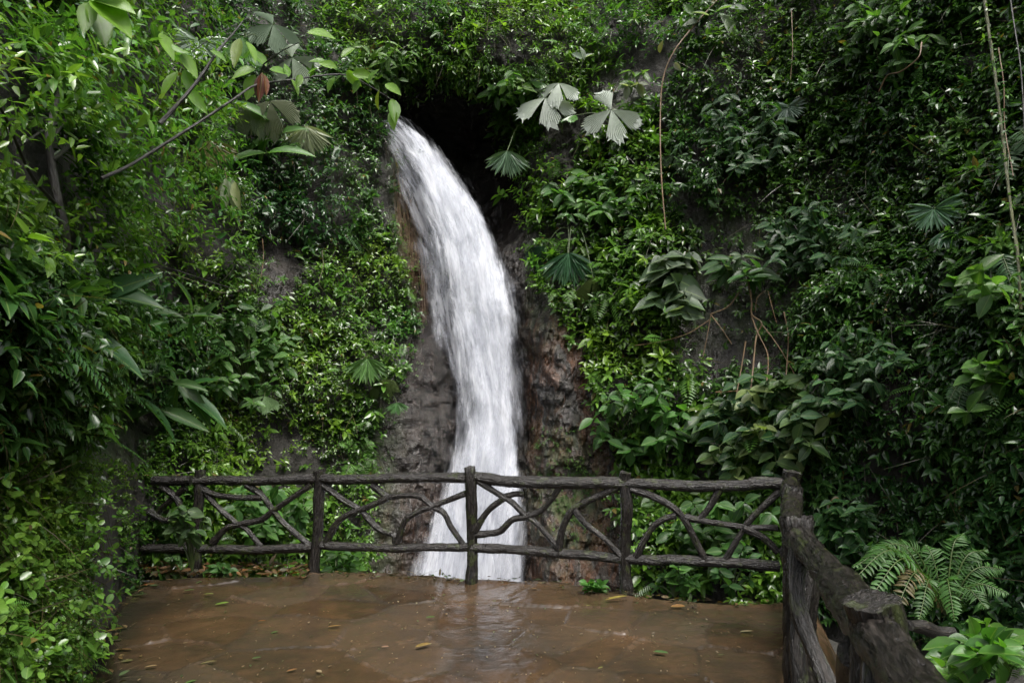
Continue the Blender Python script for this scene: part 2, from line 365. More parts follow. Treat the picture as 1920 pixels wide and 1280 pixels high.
# project for painting what grows where (rust, moss, bare soil are the rock's own)
def topx(P):
    d = P - EYEP; f = d[..., 1] * CP + d[..., 2] * SP; u = -d[..., 1] * SP + d[..., 2] * CP; f = np.maximum(f, .05)
    return CX + F * d[..., 0] / f, CY - F * u / f
BARE = [[(695, 880), (705, 780), (765, 690), (790, 590), (770, 520), (745, 460), (735, 330), (712, 215), (745, 165), (790, 145), (930, 165), (950, 250), (985, 330), (985, 430), (1022, 560), (1072, 640), (1126, 740), (1158, 830), (1168, 880), (1195, 1000), (1200, 1250), (690, 1250)],
        [(470, 450), (545, 445), (560, 520), (530, 580), (480, 560)],
        [(1255, 355), (1330, 360), (1420, 420), (1480, 480), (1455, 520), (1310, 460)],
        [(1290, 500), (1440, 500), (1500, 640), (1470, 700), (1320, 720), (1275, 640)],
        [(1110, 140), (1185, 160), (1240, 220), (1130, 210)],
        [(80, 735), (260, 745), (300, 830), (230, 870), (100, 860)], [(1640, 690), (1760, 700), (1740, 790), (1650, 770)],
        [(1290, 1000), (1420, 1010), (1430, 1110), (1300, 1100)]]
px, py = topx(Pw)
bare = np.zeros(px.shape); 
for q in BARE: bare = np.maximum(bare, 1 - sstep(0, 26, np.where(inpoly(px, py, q), 0, polydist(px, py, q))))
rust = 1.15 * sstep(970, 1010, px) * (1 - sstep(1130, 1200, px)) * sstep(500, 640, py) + .7 * sstep(735, 765, px) * (1 - sstep(790, 815, px)) * sstep(330, 380, py) * (1 - sstep(560, 640, py)) + .35 * (1 - sstep(820, 860, px)) * sstep(880, 950, py)
mossg = .9 * np.exp(-((px - 1060) / 60) ** 2 - ((py - 930) / 110) ** 2) + .55 * (1 - sstep(690, 780, px)) * sstep(560, 650, py) + .6 * np.exp(-((px - 745) / 25) ** 2 - ((py - 440) / 160) ** 2) + .35 * sstep(970, 1000, px) * (1 - sstep(600, 700, py))
s_ = Soup(); s_.grid(Pw, np.stack([np.clip(rust, 0, 1), np.clip(mossg, 0, 1), 1 - bare], -1))
tag(s_.build('cliff', M['rock'], smooth=False), 'wet dark rock wall of the gorge behind the plants', 'cliff', kind='structure')

# ------------------------------------------------------------------ paved terrace
EDGE_PX = [(205, 1290), (196, 1230), (192, 1180), (225, 1120), (275, 1092), (380, 1083), (480, 1082), (575, 1079), (640, 1074), (720, 1075), (800, 1079), (880, 1085), (980, 1088), (1060, 1094), (1130, 1104), (1210, 1116), (1300, 1128), (1400, 1134), (1465, 1128)]
PE = on_z(*np.array(EDGE_PX, float).T)[:, :2]
POST_PX = [(365, 1073, 883), (592, 1077, 884), (886, 1090, 878), (1174, 1108, 888)]
PB = [on_z(a, b)[:2] for a, b, c in POST_PX]
CORNER = on_z(1484., 884., 1.12)[:2]
RP = [CORNER, np.array([2.01, 4.98]), np.array([1.475, 3.62]), np.array([1.03, 2.0]), np.array([.62, .55])]
POLY = [tuple(p) for p in PE] + [(CORNER[0] + .15, CORNER[1] + .05), (RP[1][0] + .25, RP[1][1]), (RP[2][0] + .25, RP[2][1]), (RP[3][0] + .25, RP[3][1]), (.95, .2), (.8, -3), (-2.4, -3), (-2.2, 3.0)]
gx = np.arange(-4.6, 3.3, .020); gy = np.concatenate([np.arange(-3, 3.4, .08), np.arange(3.4, 7.7, .0125)])
X, Y = np.meshgrid(gx, gy, indexing='ij')
wx = X + .10 * fbm(np.stack([X * 1.5, Y * 1.5, 0 * X], -1), 3, 5); wy = Y + .10 * fbm(np.stack([X * 1.5, Y * 1.5, 0 * X + 9], -1), 3, 6)
pr = np.random.default_rng(5); sites = []
for i in range(-10, 9):
    for j in range(-7, 17): sites.append(((i + pr.uniform(.08, .92)) * .66, (j + pr.uniform(.08, .92)) * .56, pr.uniform(0, 1)))
sites = np.array(sites); f1 = np.full(X.shape, 1e9); f2 = f1.copy(); tone = np.zeros(X.shape)
for a, b, c in sites:
    d = np.hypot(wx - a, wy - b); closer = d < f1
    f2 = np.where(closer, f1, np.minimum(f2, d)); tone = np.where(closer, c, tone); f1 = np.minimum(f1, d)
jd = f2 - f1
P3 = np.stack([X, Y, 0 * X], -1)
crumb = np.clip(.55 + .9 * fbm(P3 * 3.2, 3, 8), 0, 1) * (.6 + .6 * fbm(P3 * 26, 2, 4))
joint = np.exp(-(jd / .022) ** 2) * np.clip(crumb * 1.25 - .15, 0, 1.3)
tilt = .012 * fbm(P3 * .9 + tone[..., None] * 40, 2, 2)
Zp = 2.0 * tilt + .025 * joint - .006 * np.exp(-(jd / .09) ** 2) + .010 * fbm(P3 * 4, 3, 12) + .0035 * fbm(P3 * 22, 2, 13)
sd_ = np.where(inpoly(X, Y, POLY), -1, 1) * polydist(X, Y, POLY)
Zp = Zp + .02 * sstep(-.22, -.06, sd_) * (Y > 5.5) - sstep(-.07, .16, sd_) * .35 - np.maximum(sd_ - .1, 0) * 2.2
dirt = sstep(-.55, -.05, polydist(X, Y, [tuple(p) for p in PE[:8]], False) * -1) * np.clip(.5 + 1.2 * fbm(P3 * 2.3, 3, 30), 0, 1)
dirt = np.clip(dirt + .8 * np.exp(-(jd / .026) ** 2) * np.clip(1 - 1.5 * crumb, 0, 1), 0, 1)
keep = sd_ < .40
Iv = np.arange(X.size).reshape(X.shape); kf = keep[:-1, :-1] & keep[1:, :-1] & keep[:-1, 1:] & keep[1:, 1:]
q = [Iv[:-1, :-1][kf], Iv[1:, :-1][kf], Iv[1:, 1:][kf], Iv[:-1, 1:][kf]]
s_ = Soup(); s_.add(np.stack([X, Y, Zp], -1), np.concatenate([np.stack([q[0], q[1], q[2]], 1), np.stack([q[0], q[2], q[3]], 1)]), np.stack([tone, joint, dirt], -1))
tag(s_.build('paving', M['paving']), 'wet brown flagstone terrace in front of the railing', 'terrace', kind='structure')
# ground beyond the terrace
gx = np.arange(-14, 14.1, .14); gy = np.arange(-12, 14, .14); X, Y = np.meshgrid(gx, gy, indexing='ij'); P3 = np.stack([X, Y, 0 * X], -1)
sdg = np.where(inpoly(X, Y, POLY), -1, 1) * polydist(X, Y, POLY)
Zg = np.where(Y > 5, -.35 - 2.0 * sstep(.1, 1.8, sdg), -.42) + .12 * fbm(P3 * 1.3, 4, 44)
rightside = sstep(1.0, 3.0, X - (Y - 2) * .4) * (1 - sstep(5.4, 6.8, Y))
Zg = np.where(X > 0.5, Zg * 1 + (.25 + .32 * np.maximum(X - .4 * Y - 1.0, 0)) * rightside, Zg)
Zg = np.where(sdg < -.25, -.6, Zg)
s_ = Soup(); s_.grid(np.stack([X, Y, Zg], -1), (0, .35, .85))
tag(s_.build('ground', M['rock']), 'dark damp soil beyond the railing', 'ground', kind='structure')
def ground_z(x, y):
    i = np.clip(((np.asarray(x) + 14) / .14), 0, len(gx) - 1).astype(int); j = np.clip((np.asarray(y) + 12) / .14, 0, len(gy) - 1).astype(int); return Zg[i, j]

# ------------------------------------------------------------------ the waterfall
WY = np.array([226, 245, 270, 300, 350, 400, 450, 520, 600, 680, 740, 800, 840, 870, 910, 970, 1040, 1090, 1200, 1400.])
WL = np.array([706, 713, 724, 733, 749, 763, 774, 786, 801, 822, 840, 848, 842, 838, 825, 803, 778, 758, 735, 715.])
CLF = np.array([713, 726, 746, 764, 795, 820, 838, 858, 872, 880, 878, 868, 856, 846, 832, 808, 782, 762, 738, 715.])  # left edge of the dense water
WR = np.array([738, 766, 798, 826, 868, 898, 926, 953, 968, 974, 975, 974, 973, 972, 974, 976, 977, 977, 980, 985.])
def r_fall(az, z): return r_smooth(az, z) - .12
def sheet(name, left, right, off, bul, cover, matl, seed):
    ys = np.linspace(226, 1390, 320); U = np.linspace(0, 1, 64)
    l = np.interp(ys, WY, left); r = np.interp(ys, WY, right)
    l, r = l - 26 * sstep(226, 300, ys), r + 30 * sstep(226, 290, ys) * (1 - .55 * sstep(430, 560, ys))
    PX = l[:, None] + (r - l)[:, None] * U[None]; PY = np.repeat(ys[:, None], len(U), 1)
    P = hit(PX, PY, r_fall)
    d = nrm(EYEP - P); d[..., 2] = 0; d = nrm(d)
    u = U[None] * 2 - 1
    P = P + d * (off + bul * (1 - u ** 2) ** .7)[..., None]
    P = P + d * (.14 * fbm(P * np.array([2.5, 2.5, 1.0]) + seed, 3, seed))[..., None]
    al = np.concatenate([[0], np.cumsum(np.linalg.norm(np.diff(P[:, 30], axis=0), axis=1))])
    wd = np.linalg.norm(P[:, -1] - P[:, 0], axis=-1); uu = (U[None] - .5) * np.maximum(wd, .5)[:, None]
    cov = cover(PX + 20 * fbm(P * np.array([3.0, 3.0, .8]) + seed * 5, 3, seed + 20), PY, *[np.interp(ys, WY, q)[:, None] for q in (WL, CLF, WR)])
    s = Soup(); s.grid(P, np.stack([cov] * 3, -1), np.stack([uu + seed * 7.7, np.repeat(al[:, None], 64, 1), 0 * uu + seed], -1))
    return s.build(name, matl, wf)
wfp = hit(np.array([870.]), np.array([1085.]), r_fall)[0]
wf = thing('waterfall', 'tall white waterfall pouring down the dark rock into the gorge', 'waterfall', wfp); wf['kind'] = 'structure'
top = lambda Y_: sstep(224, 262, Y_)
fl_ = lambda Y_: sstep(760, 900, Y_)
c_core = lambda X_, Y_, wl, cl, wr: (.30 + 1.04 * sstep(-22, 66, X_ - cl + 6) * sstep(-18, 30, wr - X_)) + .16 * fl_(Y_) - .15 * (1 - top(Y_))
c_mid = lambda X_, Y_, wl, cl, wr: (.30 + .75 * sstep(-20, 46, X_ - .5 * (wl + cl)) * sstep(-26, 34, wr - X_)) + .08 * fl_(Y_)
c_veil = lambda X_, Y_, wl, cl, wr: (.27 + .76 * sstep(-20, 22, X_ - wl) * sstep(-34, 16, wr - X_)) + .04 * fl_(Y_)
c_mist = lambda X_, Y_, wl, cl, wr: (.32 + .48 * sstep(-26, 40, X_ - cl + 12) * sstep(-30, 26, wr - X_)) + .12 * fl_(Y_)
CLF = WL + (CLF - WL) * np.interp(WY, [226, 330, 700, 820], [1, .45, .6, 1.0])
M['w1'] = water_material('water_core', .38, .95, .97); M['w2'] = water_material('water_streaks', .44, 1.05, .8); M['w3'] = water_material('water_spray', .36, 1.05, .6)
sheet('veil', WL, WR, .02, .05, c_veil, M['w3'], 1)
sheet('core', WL, WR, .10, .20, c_core, M['w1'], 2)
sheet('streaks', WL, WR, .20, .30, c_mid, M['w2'], 3)
sheet('spray', WL, WR, .32, .36, c_mist, M['w3'], 4)
c_low = lambda X_, Y_, wl, cl, wr: (.34 + .76 * sstep(-26, 60, X_ - cl + 14) * sstep(-22, 60, wr - X_)) * sstep(640, 880, Y_)
sheet('mist', WL - 22, WR + 2, .5, .35, c_low, M['w3'], 6)
sheet('mist', WL - 34, WR + 6, .7, .30, c_low, M['w3'], 8)
sheet('mist', WL - 10, WR + 2, .6, .40, c_low, M['w3'], 9)

# ------------------------------------------------------------------ railing of cast concrete branches
def wallpts(pts, a, b): 
    p = np.array(pts, float); return on_wall(p[:, 0], p[:, 1], a, b)
def jig(P, n, amp, seed):
    Q = catmull(P, n); return Q + amp * np.stack([fbm(Q * 2.3 + seed, 2, seed), fbm(Q * 2.3 + seed + 50, 2, seed), fbm(Q * 2.3 + seed + 90, 2, seed)], -1)
def post(root, base, h, r, lean=(0, 0), seed=0, flare=1.18):
    base = np.array([base[0], base[1], -.06]); top = base + np.array([lean[0], lean[1], h + .06])
    zz = np.array([0, .06, .2, .45, .7, .92, 1.0]); rr = r * np.array([flare + .12, flare, 1.02, .96, 1.0, 1.0, .97])
    P = base + (top - base) * zz[:, None] + .010 * rng.normal(size=(7, 3)) * np.array([1, 1, 0])
    s = Soup(); s.tube(P, rr, 24 if r < .07 else 56, rough=.08 if r < .07 else .13, seed=seed, step=.018 if r < .07 else .012, rag=.3 if r < .07 else .22); return s.build('post', M['rail'], root)
fence = thing('rustic_railing', 'dark cast branch railing across the far edge of the terrace, facing the waterfall', 'railing', (PB[2][0], PB[2][1], 0), 'log style railings around the terrace')
ends = [np.array(PB[0]) + (np.array(PB[0]) - PB[1]) * .42] + [np.array(p) for p in PB] + [CORNER]
hts = [on_y(np.array([float(q[0])]), np.array([float(q[2])]), np.array([p_[1]]))[0, 2] + .015 for q, p_ in zip(POST_PX, PB)]
for k, (p, h) in enumerate(zip(PB, hts)): post(fence, p, h, .057, lean=((0, 0), (0, 0), (-.035, 0), (0, 0))[k], seed=k + 2)
TOPR = [[(289, 901), (330, 902), (358, 901)], [(365, 901), (426, 902), (500, 900), (592, 898)], [(592, 898), (680, 899), (760, 896), (876, 895)],
        [(880, 894), (965, 902), (1071, 905), (1172, 905)], [(1172, 907), (1288, 911), (1390, 911), (1415, 907), (1472, 906)]]
BOTR = [[(268, 1027), (310, 1026), (362, 1027)], [(362, 1027), (487, 1029), (592, 1025)], [(592, 1021), (680, 1025), (739, 1027), (884, 1025)],
        [(884, 1025), (1008, 1032), (1100, 1040), (1172, 1047)], [(1172, 1047), (1288, 1052), (1380, 1055), (1462, 1061)]]
BR = [[[(303, 911), (326, 929), (339, 953), (344, 1000), (346, 1020)], [(347, 913), (324, 934), (299, 955), (285, 975)], [(282, 958), (296, 968), (312, 975), (330, 972)]],
      [[(379, 912), (400, 942), (440, 978), (461, 991), (474, 1006), (489, 1024)], [(398, 1018), (423, 991), (451, 982), (489, 974), (512, 957), (540, 938), (584, 908)],
       [(461, 908), (489, 927), (512, 957), (531, 980), (580, 1022)], [(382, 917), (400, 926), (440, 932), (490, 933)]],
      [[(606, 908), (638, 934), (674, 955), (699, 982), (716, 995), (738, 1003), (741, 1018)], [(612, 1014), (634, 978), (655, 963), (687, 951), (727, 933)],
       [(697, 908), (725, 930), (750, 929), (784, 930), (811, 949), (832, 962), (845, 987), (868, 1020)], [(744, 1018), (752, 995), (763, 972), (792, 956), (813, 950), (834, 940), (878, 923)]],
      [[(896, 900), (930, 923), (949, 934), (963, 944), (984, 965), (1003, 978), (1022, 998), (1042, 1022)], [(944, 932), (965, 926), (983, 926)], [(890, 994), (915, 957), (944, 934)],
       [(890, 1002), (915, 1000), (938, 995), (961, 974), (987, 968), (1016, 955), (1035, 934), (1050, 912)], [(1047, 1030), (1056, 987), (1075, 955), (1103, 938), (1158, 913)],
       [(1076, 955), (1101, 984), (1132, 1008), (1164, 1041)]],
      [[(1182, 915), (1224, 930), (1262, 951), (1283, 974), (1300, 1005), (1322, 1050)], [(1193, 1042), (1218, 995), (1241, 974), (1267, 965)], [(1352, 913), (1330, 951), (1310, 975)],
       [(1284, 969), (1330, 978), (1393, 987), (1458, 989)], [(1462, 920), (1410, 970), (1387, 1003), (1358, 1052)], [(1393, 989), (1431, 1008), (1458, 1034)]]]
for k in range(5):
    a, b = ends[k], ends[k + 1]
    for q, nm, r in ((TOPR[k], 'top_rail', .054), (BOTR[k], 'bottom_rail', .047)):
        P = wallpts(q, a, b); n = 24
        s = Soup(); s.tube(jig(P, n, .018, k * 3 + (nm[0] == 'b')), r * (1 + .1 * rng.normal(size=n).cumsum() / 8).clip(.85, 1.15), 22, rough=.11, seed=k + 31, step=.018); s.build(nm, M['rail'], fence)
    for j, q in enumerate(BR[k]):
        P = wallpts(q, a, b); P = P + np.array([0, 1, 0]) * rng.uniform(-.015, .015)
        nn = len(P); r = np.linspace(.033, .027, nn) * rng.uniform(.92, 1.1); r[0] *= 1.2; r[-1] *= 1.2
        s = Soup(); s.tube(P, r, 14, rough=.09, seed=k * 7 + j + 60, step=.015); s.build('brace', M['rail'], fence)
side = thing('rustic_railing', 'thick gnarled branch railing running towards the viewer along the right side of the terrace', 'railing', (RP[2][0], RP[2][1], 0), 'log style railings around the terrace')
for k, (p, h, r) in enumerate(zip(RP[:4], [1.12, 1.115, 1.085, 1.085], [.078, .078, .082, .074])): post(side, p, h, r, seed=k + 90, flare=1.3)
p4 = RP[4]
zr = [1.03, 1.02, .985, .985, .97]
for k in range(4):
    a, b = RP[k], RP[k + 1]; n = 9; t = np.linspace(0, 1, n)[:, None]
    P = np.hstack([a + (b - a) * t, (zr[k] + (zr[k + 1] - zr[k]) * t)])
    nv = np.array([b[1] - a[1], a[0] - b[0], 0]); nv /= np.linalg.norm(nv); sag = np.sin(t * math.pi)
    P = P + nv * sag * (.03, .02, -.035, .0)[k] - UP * sag * (.01, .02, .03, .01)[k]
    rr = (.062, .068, .072, .074)[k] * (1 + .10 * np.sin(np.linspace(0, 9, n) + k) * np.sin(np.linspace(0, math.pi, n)))
    s = Soup(); s.tube(P, rr, 72, rough=.13, seed=k + 120, step=.007, freq=7); s.build('top_rail', M['rail'], side)
    P = np.hstack([a + (b - a) * t, (.30 + 0 * t)]) + nv * sag * .03 + UP * .04 * np.sin(t * 6 + k)
    s = Soup(); s.tube(P, .05, 36, rough=.13, seed=k + 140, step=.012); s.build('bottom_rail', M['rail'], side)
    for j, (t0, z0, t1, z1, bl) in enumerate(((.06, .98, .42, .3, .05), (.95, .9, .6, .3, .04), (.16, -.05, .05, .85, -.05))):
        tt = np.linspace(0, 1, 6)[:, None]; u = t0 + (t1 - t0) * tt
        P = np.hstack([a + (b - a) * u, z0 + (z1 - z0) * tt]) + nv * bl * np.sin(tt * 5 + j) 
        P[:, :2] += ((b - a) / np.linalg.norm(b - a))[None] * (.05 * np.sin(tt * 4 + j * 2 + k))
        s = Soup(); s.tube(P, np.array([.055, .042, .038, .038, .042, .05]), 28, rough=.13, seed=k * 5 + j + 160, step=.012); s.build('brace', M['rail'], side)
# ------------------------------------------------------------------ leaves
def tmpl(rows, fold=.16, droop=.22):
    V = [(0, 0, 0)]; T = []; prev = None
    for v, wd in rows:
        i = len(V); V += [(-wd, v, 0), (0, v, 0), (wd, v, 0)]
        if prev is None: T += [(0, i + 1, i), (0, i + 2, i + 1)]
        else:
            for k in (0, 1): T += [(prev + k, prev + k + 1, i + k + 1), (prev + k, i + k + 1, i + k)]
        prev = i
    i = len(V); V.append((0, 1, 0)); T += [(prev, prev + 1, i), (prev + 1, prev + 2, i)]
    V = np.array(V, float); V[:, 2] = -droop * V[:, 1] ** 2
    return V, np.array(T), np.abs(V[:, 0]) * fold
T4 = tmpl([(.42, 1)]); T6 = tmpl([(.28, .92), (.66, .72)]); T12 = tmpl([(.12, .55), (.3, .95), (.52, 1), (.74, .68), (.9, .28)], .2, .25)
TH = tmpl([(.08, .7), (.25, 1), (.55, .78), (.82, .32)], .2, .3)          # heart shaped
TL = tmpl([(.15, .6), (.4, 1), (.65, .85), (.85, .45)], .25, .45)        # long strap
TR = tmpl([(.2, .8), (.5, 1), (.8, .75)], .1, .1)                        # round
TMP = {'4': T4, '6': T6, '12': T12, 'H': TH, 'L': TL, 'R': TR}
def leaves(s, P, D, Nn, L, W, col, t='4'):
    V, T, FO = TMP[t]; n = len(P)
    if n == 0: return s
    D = np.broadcast_to(nrm(D), P.shape); S = nrm(np.cross(D, Nn)); N2 = np.cross(S, D)
    L = np.broadcast_to(L, (n,)); W = np.broadcast_to(W, (n,))
    X = P[:, None] + D[:, None] * (V[None, :, 1, None] * L[:, None, None]) + S[:, None] * (V[None, :, 0, None] * (W / 2)[:, None, None]) \
        + N2[:, None] * (V[None, :, 2, None] * (.55 * L)[:, None, None] + FO[None, :, None] * (1.1 * W)[:, None, None])
    k = len(V); TT = (T[None] + (np.arange(n) * k)[:, None, None]).reshape(-1, 3)
    cc = np.repeat(col[:, None], k, 1)
    uv = np.stack([np.broadcast_to(V[None, :, 0], (n, k)), np.broadcast_to(V[None, :, 1], (n, k)) * 8, np.broadcast_to(rng.uniform(0, 9, n)[:, None], (n, k))], -1)
    return s.add(X.reshape(-1, 3), TT, cc.reshape(-1, 3), uv)
def sprigs(s, Q, n, K, sl, L, W, pal, t='4', droop=.5, spread=.8, rise=.35, tip=.25, face=.7, jit=.3):
    m = len(Q)
    if m == 0: return s
    st = nrm(n * rng.uniform(.4, 1, (m, 1)) + UP * rng.normal(rise, .3, (m, 1)) + rng.normal(0, .4, (m, 3)))
    tt = (np.arange(K) + .4) / K; ln = sl * rng.uniform(.6, 1.3, m)
    P = Q[:, None] + st[:, None] * (ln[:, None] * tt[None])[..., None] - UP * (ln[:, None] * .35 * tt[None] ** 2)[..., None]
    a = nrm(np.cross(st, UP + 1e-3)); b = np.cross(a, st)
    ph = np.arange(K)[None] * 2.4 + rng.uniform(0, 6.3, (m, 1)) + rng.normal(0, .3, (m, K))
    rd = a[:, None] * np.cos(ph)[..., None] + b[:, None] * np.sin(ph)[..., None]
    D = nrm(rd * spread + st[:, None] * (.25 + .6 * tt)[None, :, None] - UP * (droop + rng.normal(0, .15, (m, K)))[..., None])
    Nn = nrm(UP * face + n[:, None] * .55 + rng.normal(0, jit, (m, K, 3)))
    sc_ = rng.uniform(.75, 1.2, (m, 1)) * (1.05 - .45 * tt ** 3)[None] * rng.uniform(.8, 1.2, (m, K))
    pal = np.array(pal, float)
    mixv = np.clip(.5 + .9 * fbm(Q * .8, 2, 71) + rng.normal(0, .22, m), 0, 1)[:, None] * (len(pal) - 1)
    i = np.clip(mixv.astype(int), 0, len(pal) - 2)[:, 0]; f = mixv - i[:, None]
    c = pal[i] * (1 - f) + pal[i + 1] * f
    c = c * (1 + .45 * fbm(Q * .7 + 11, 2, 81)[:, None] * np.array([1.1, .45, -.2]))
    c = c[:, None] * rng.uniform(.7, 1.3, (m, K, 1)) * (1 + tip * (tt ** 2)[None, :, None] * np.array([2.2, 1.5, .7]))
    old = rng.random((m, K)) < .012; c = np.where(old[..., None], np.array([.14, .10, .03]), c)
    return leaves(s, P.reshape(-1, 3), D.reshape(-1, 3), Nn.reshape(-1, 3), (L * sc_).ravel(), (W * sc_).ravel(), c.reshape(-1, 3), t)
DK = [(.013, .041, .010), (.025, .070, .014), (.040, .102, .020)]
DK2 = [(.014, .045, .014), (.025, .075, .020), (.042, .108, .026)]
MD = [(.021, .062, .010), (.045, .115, .015), (.080, .165, .020)]
BR_ = [(.030, .090, .017), (.058, .142, .023), (.10, .19, .03)]
YG = [(.032, .100, .018), (.058, .150, .024), (.105, .20, .034)]
REG = [  # name, label, polygon, sprigs per 1e4 px, K, stem, L, W, palette, template, droop, lump, extra
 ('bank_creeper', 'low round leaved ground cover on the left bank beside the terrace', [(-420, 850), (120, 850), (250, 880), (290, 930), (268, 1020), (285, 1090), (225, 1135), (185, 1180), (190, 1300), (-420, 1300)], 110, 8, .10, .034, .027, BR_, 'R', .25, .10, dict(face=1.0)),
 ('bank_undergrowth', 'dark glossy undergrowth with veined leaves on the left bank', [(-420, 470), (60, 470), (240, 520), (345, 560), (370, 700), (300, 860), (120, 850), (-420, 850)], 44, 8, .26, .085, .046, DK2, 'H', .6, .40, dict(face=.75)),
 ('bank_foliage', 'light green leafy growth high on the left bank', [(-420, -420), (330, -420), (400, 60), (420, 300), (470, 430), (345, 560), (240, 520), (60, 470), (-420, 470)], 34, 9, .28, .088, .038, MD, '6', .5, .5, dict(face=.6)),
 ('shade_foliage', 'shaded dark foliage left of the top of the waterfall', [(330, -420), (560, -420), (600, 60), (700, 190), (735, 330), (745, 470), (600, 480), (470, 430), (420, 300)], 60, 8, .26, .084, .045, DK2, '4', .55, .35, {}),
 ('hillside_foliage', 'mid green leafy slope left of the waterfall', [(470, 430), (600, 480), (745, 460), (790, 590), (765, 690), (705, 780), (695, 900), (690, 1120), (240, 1130), (290, 930), (250, 880), (370, 700), (345, 560)], 66, 8, .25, .084, .046, MD, '4', .55, .3, {}),
 ('brow_foliage', 'fine yellowish green foliage overhanging the top of the waterfall', [(560, -420), (1290, -420), (1290, 60), (1130, 130), (985, 330), (950, 250), (930, 165), (790, 145), (735, 200), (700, 190), (600, 60)], 95, 9, .27, .095, .044, BR_, '4', .4, .4, dict(face=.9)),
 ('bright_foliage', 'glossy green broad leaves hanging right of the waterfall', [(985, 330), (1130, 130), (1250, 200), (1270, 420), (1260, 560), (1330, 760), (1500, 800), (1500, 1120), (1190, 1120), (1150, 880), (1100, 740), (1045, 640), (1005, 560)], 50, 8, .28, .122, .062, MD, '6', .5, .45, dict(tip=.5)),
 ('low_foliage', 'small leaved plants on the lower right slope beyond the railing', [(1500, 850), (2400, 850), (2400, 1330), (1500, 1330)], 34, 8, .24, .085, .048, DK2, 'H', .5, .25, {}),
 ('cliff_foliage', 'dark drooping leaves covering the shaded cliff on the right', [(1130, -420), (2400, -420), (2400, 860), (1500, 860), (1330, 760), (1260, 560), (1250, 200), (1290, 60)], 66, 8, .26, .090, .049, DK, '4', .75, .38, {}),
]
def scatter(poly, dens, seed):
    p = np.array(poly); x0, y0 = p.min(0); x1, y1 = p.max(0); n = int((x1 - x0) * (y1 - y0) / 1e4 * dens)
    r_ = np.random.default_rng(seed); x = r_.uniform(x0, x1, n); y = r_.uniform(y0, y1, n)
    k = inpoly(x + r_.normal(0, 14, n), y + r_.normal(0, 14, n), poly); return x[k], y[k]
def isbare(x, y, soft=10):
    b = np.zeros(x.shape, bool); xx = x + rng.normal(0, soft, x.shape); yy = y + rng.normal(0, soft, x.shape)
    for q in BARE: b |= inpoly(xx, yy, q)
    return b
def lumpf(P): return fbm(P * .95, 2, 77)
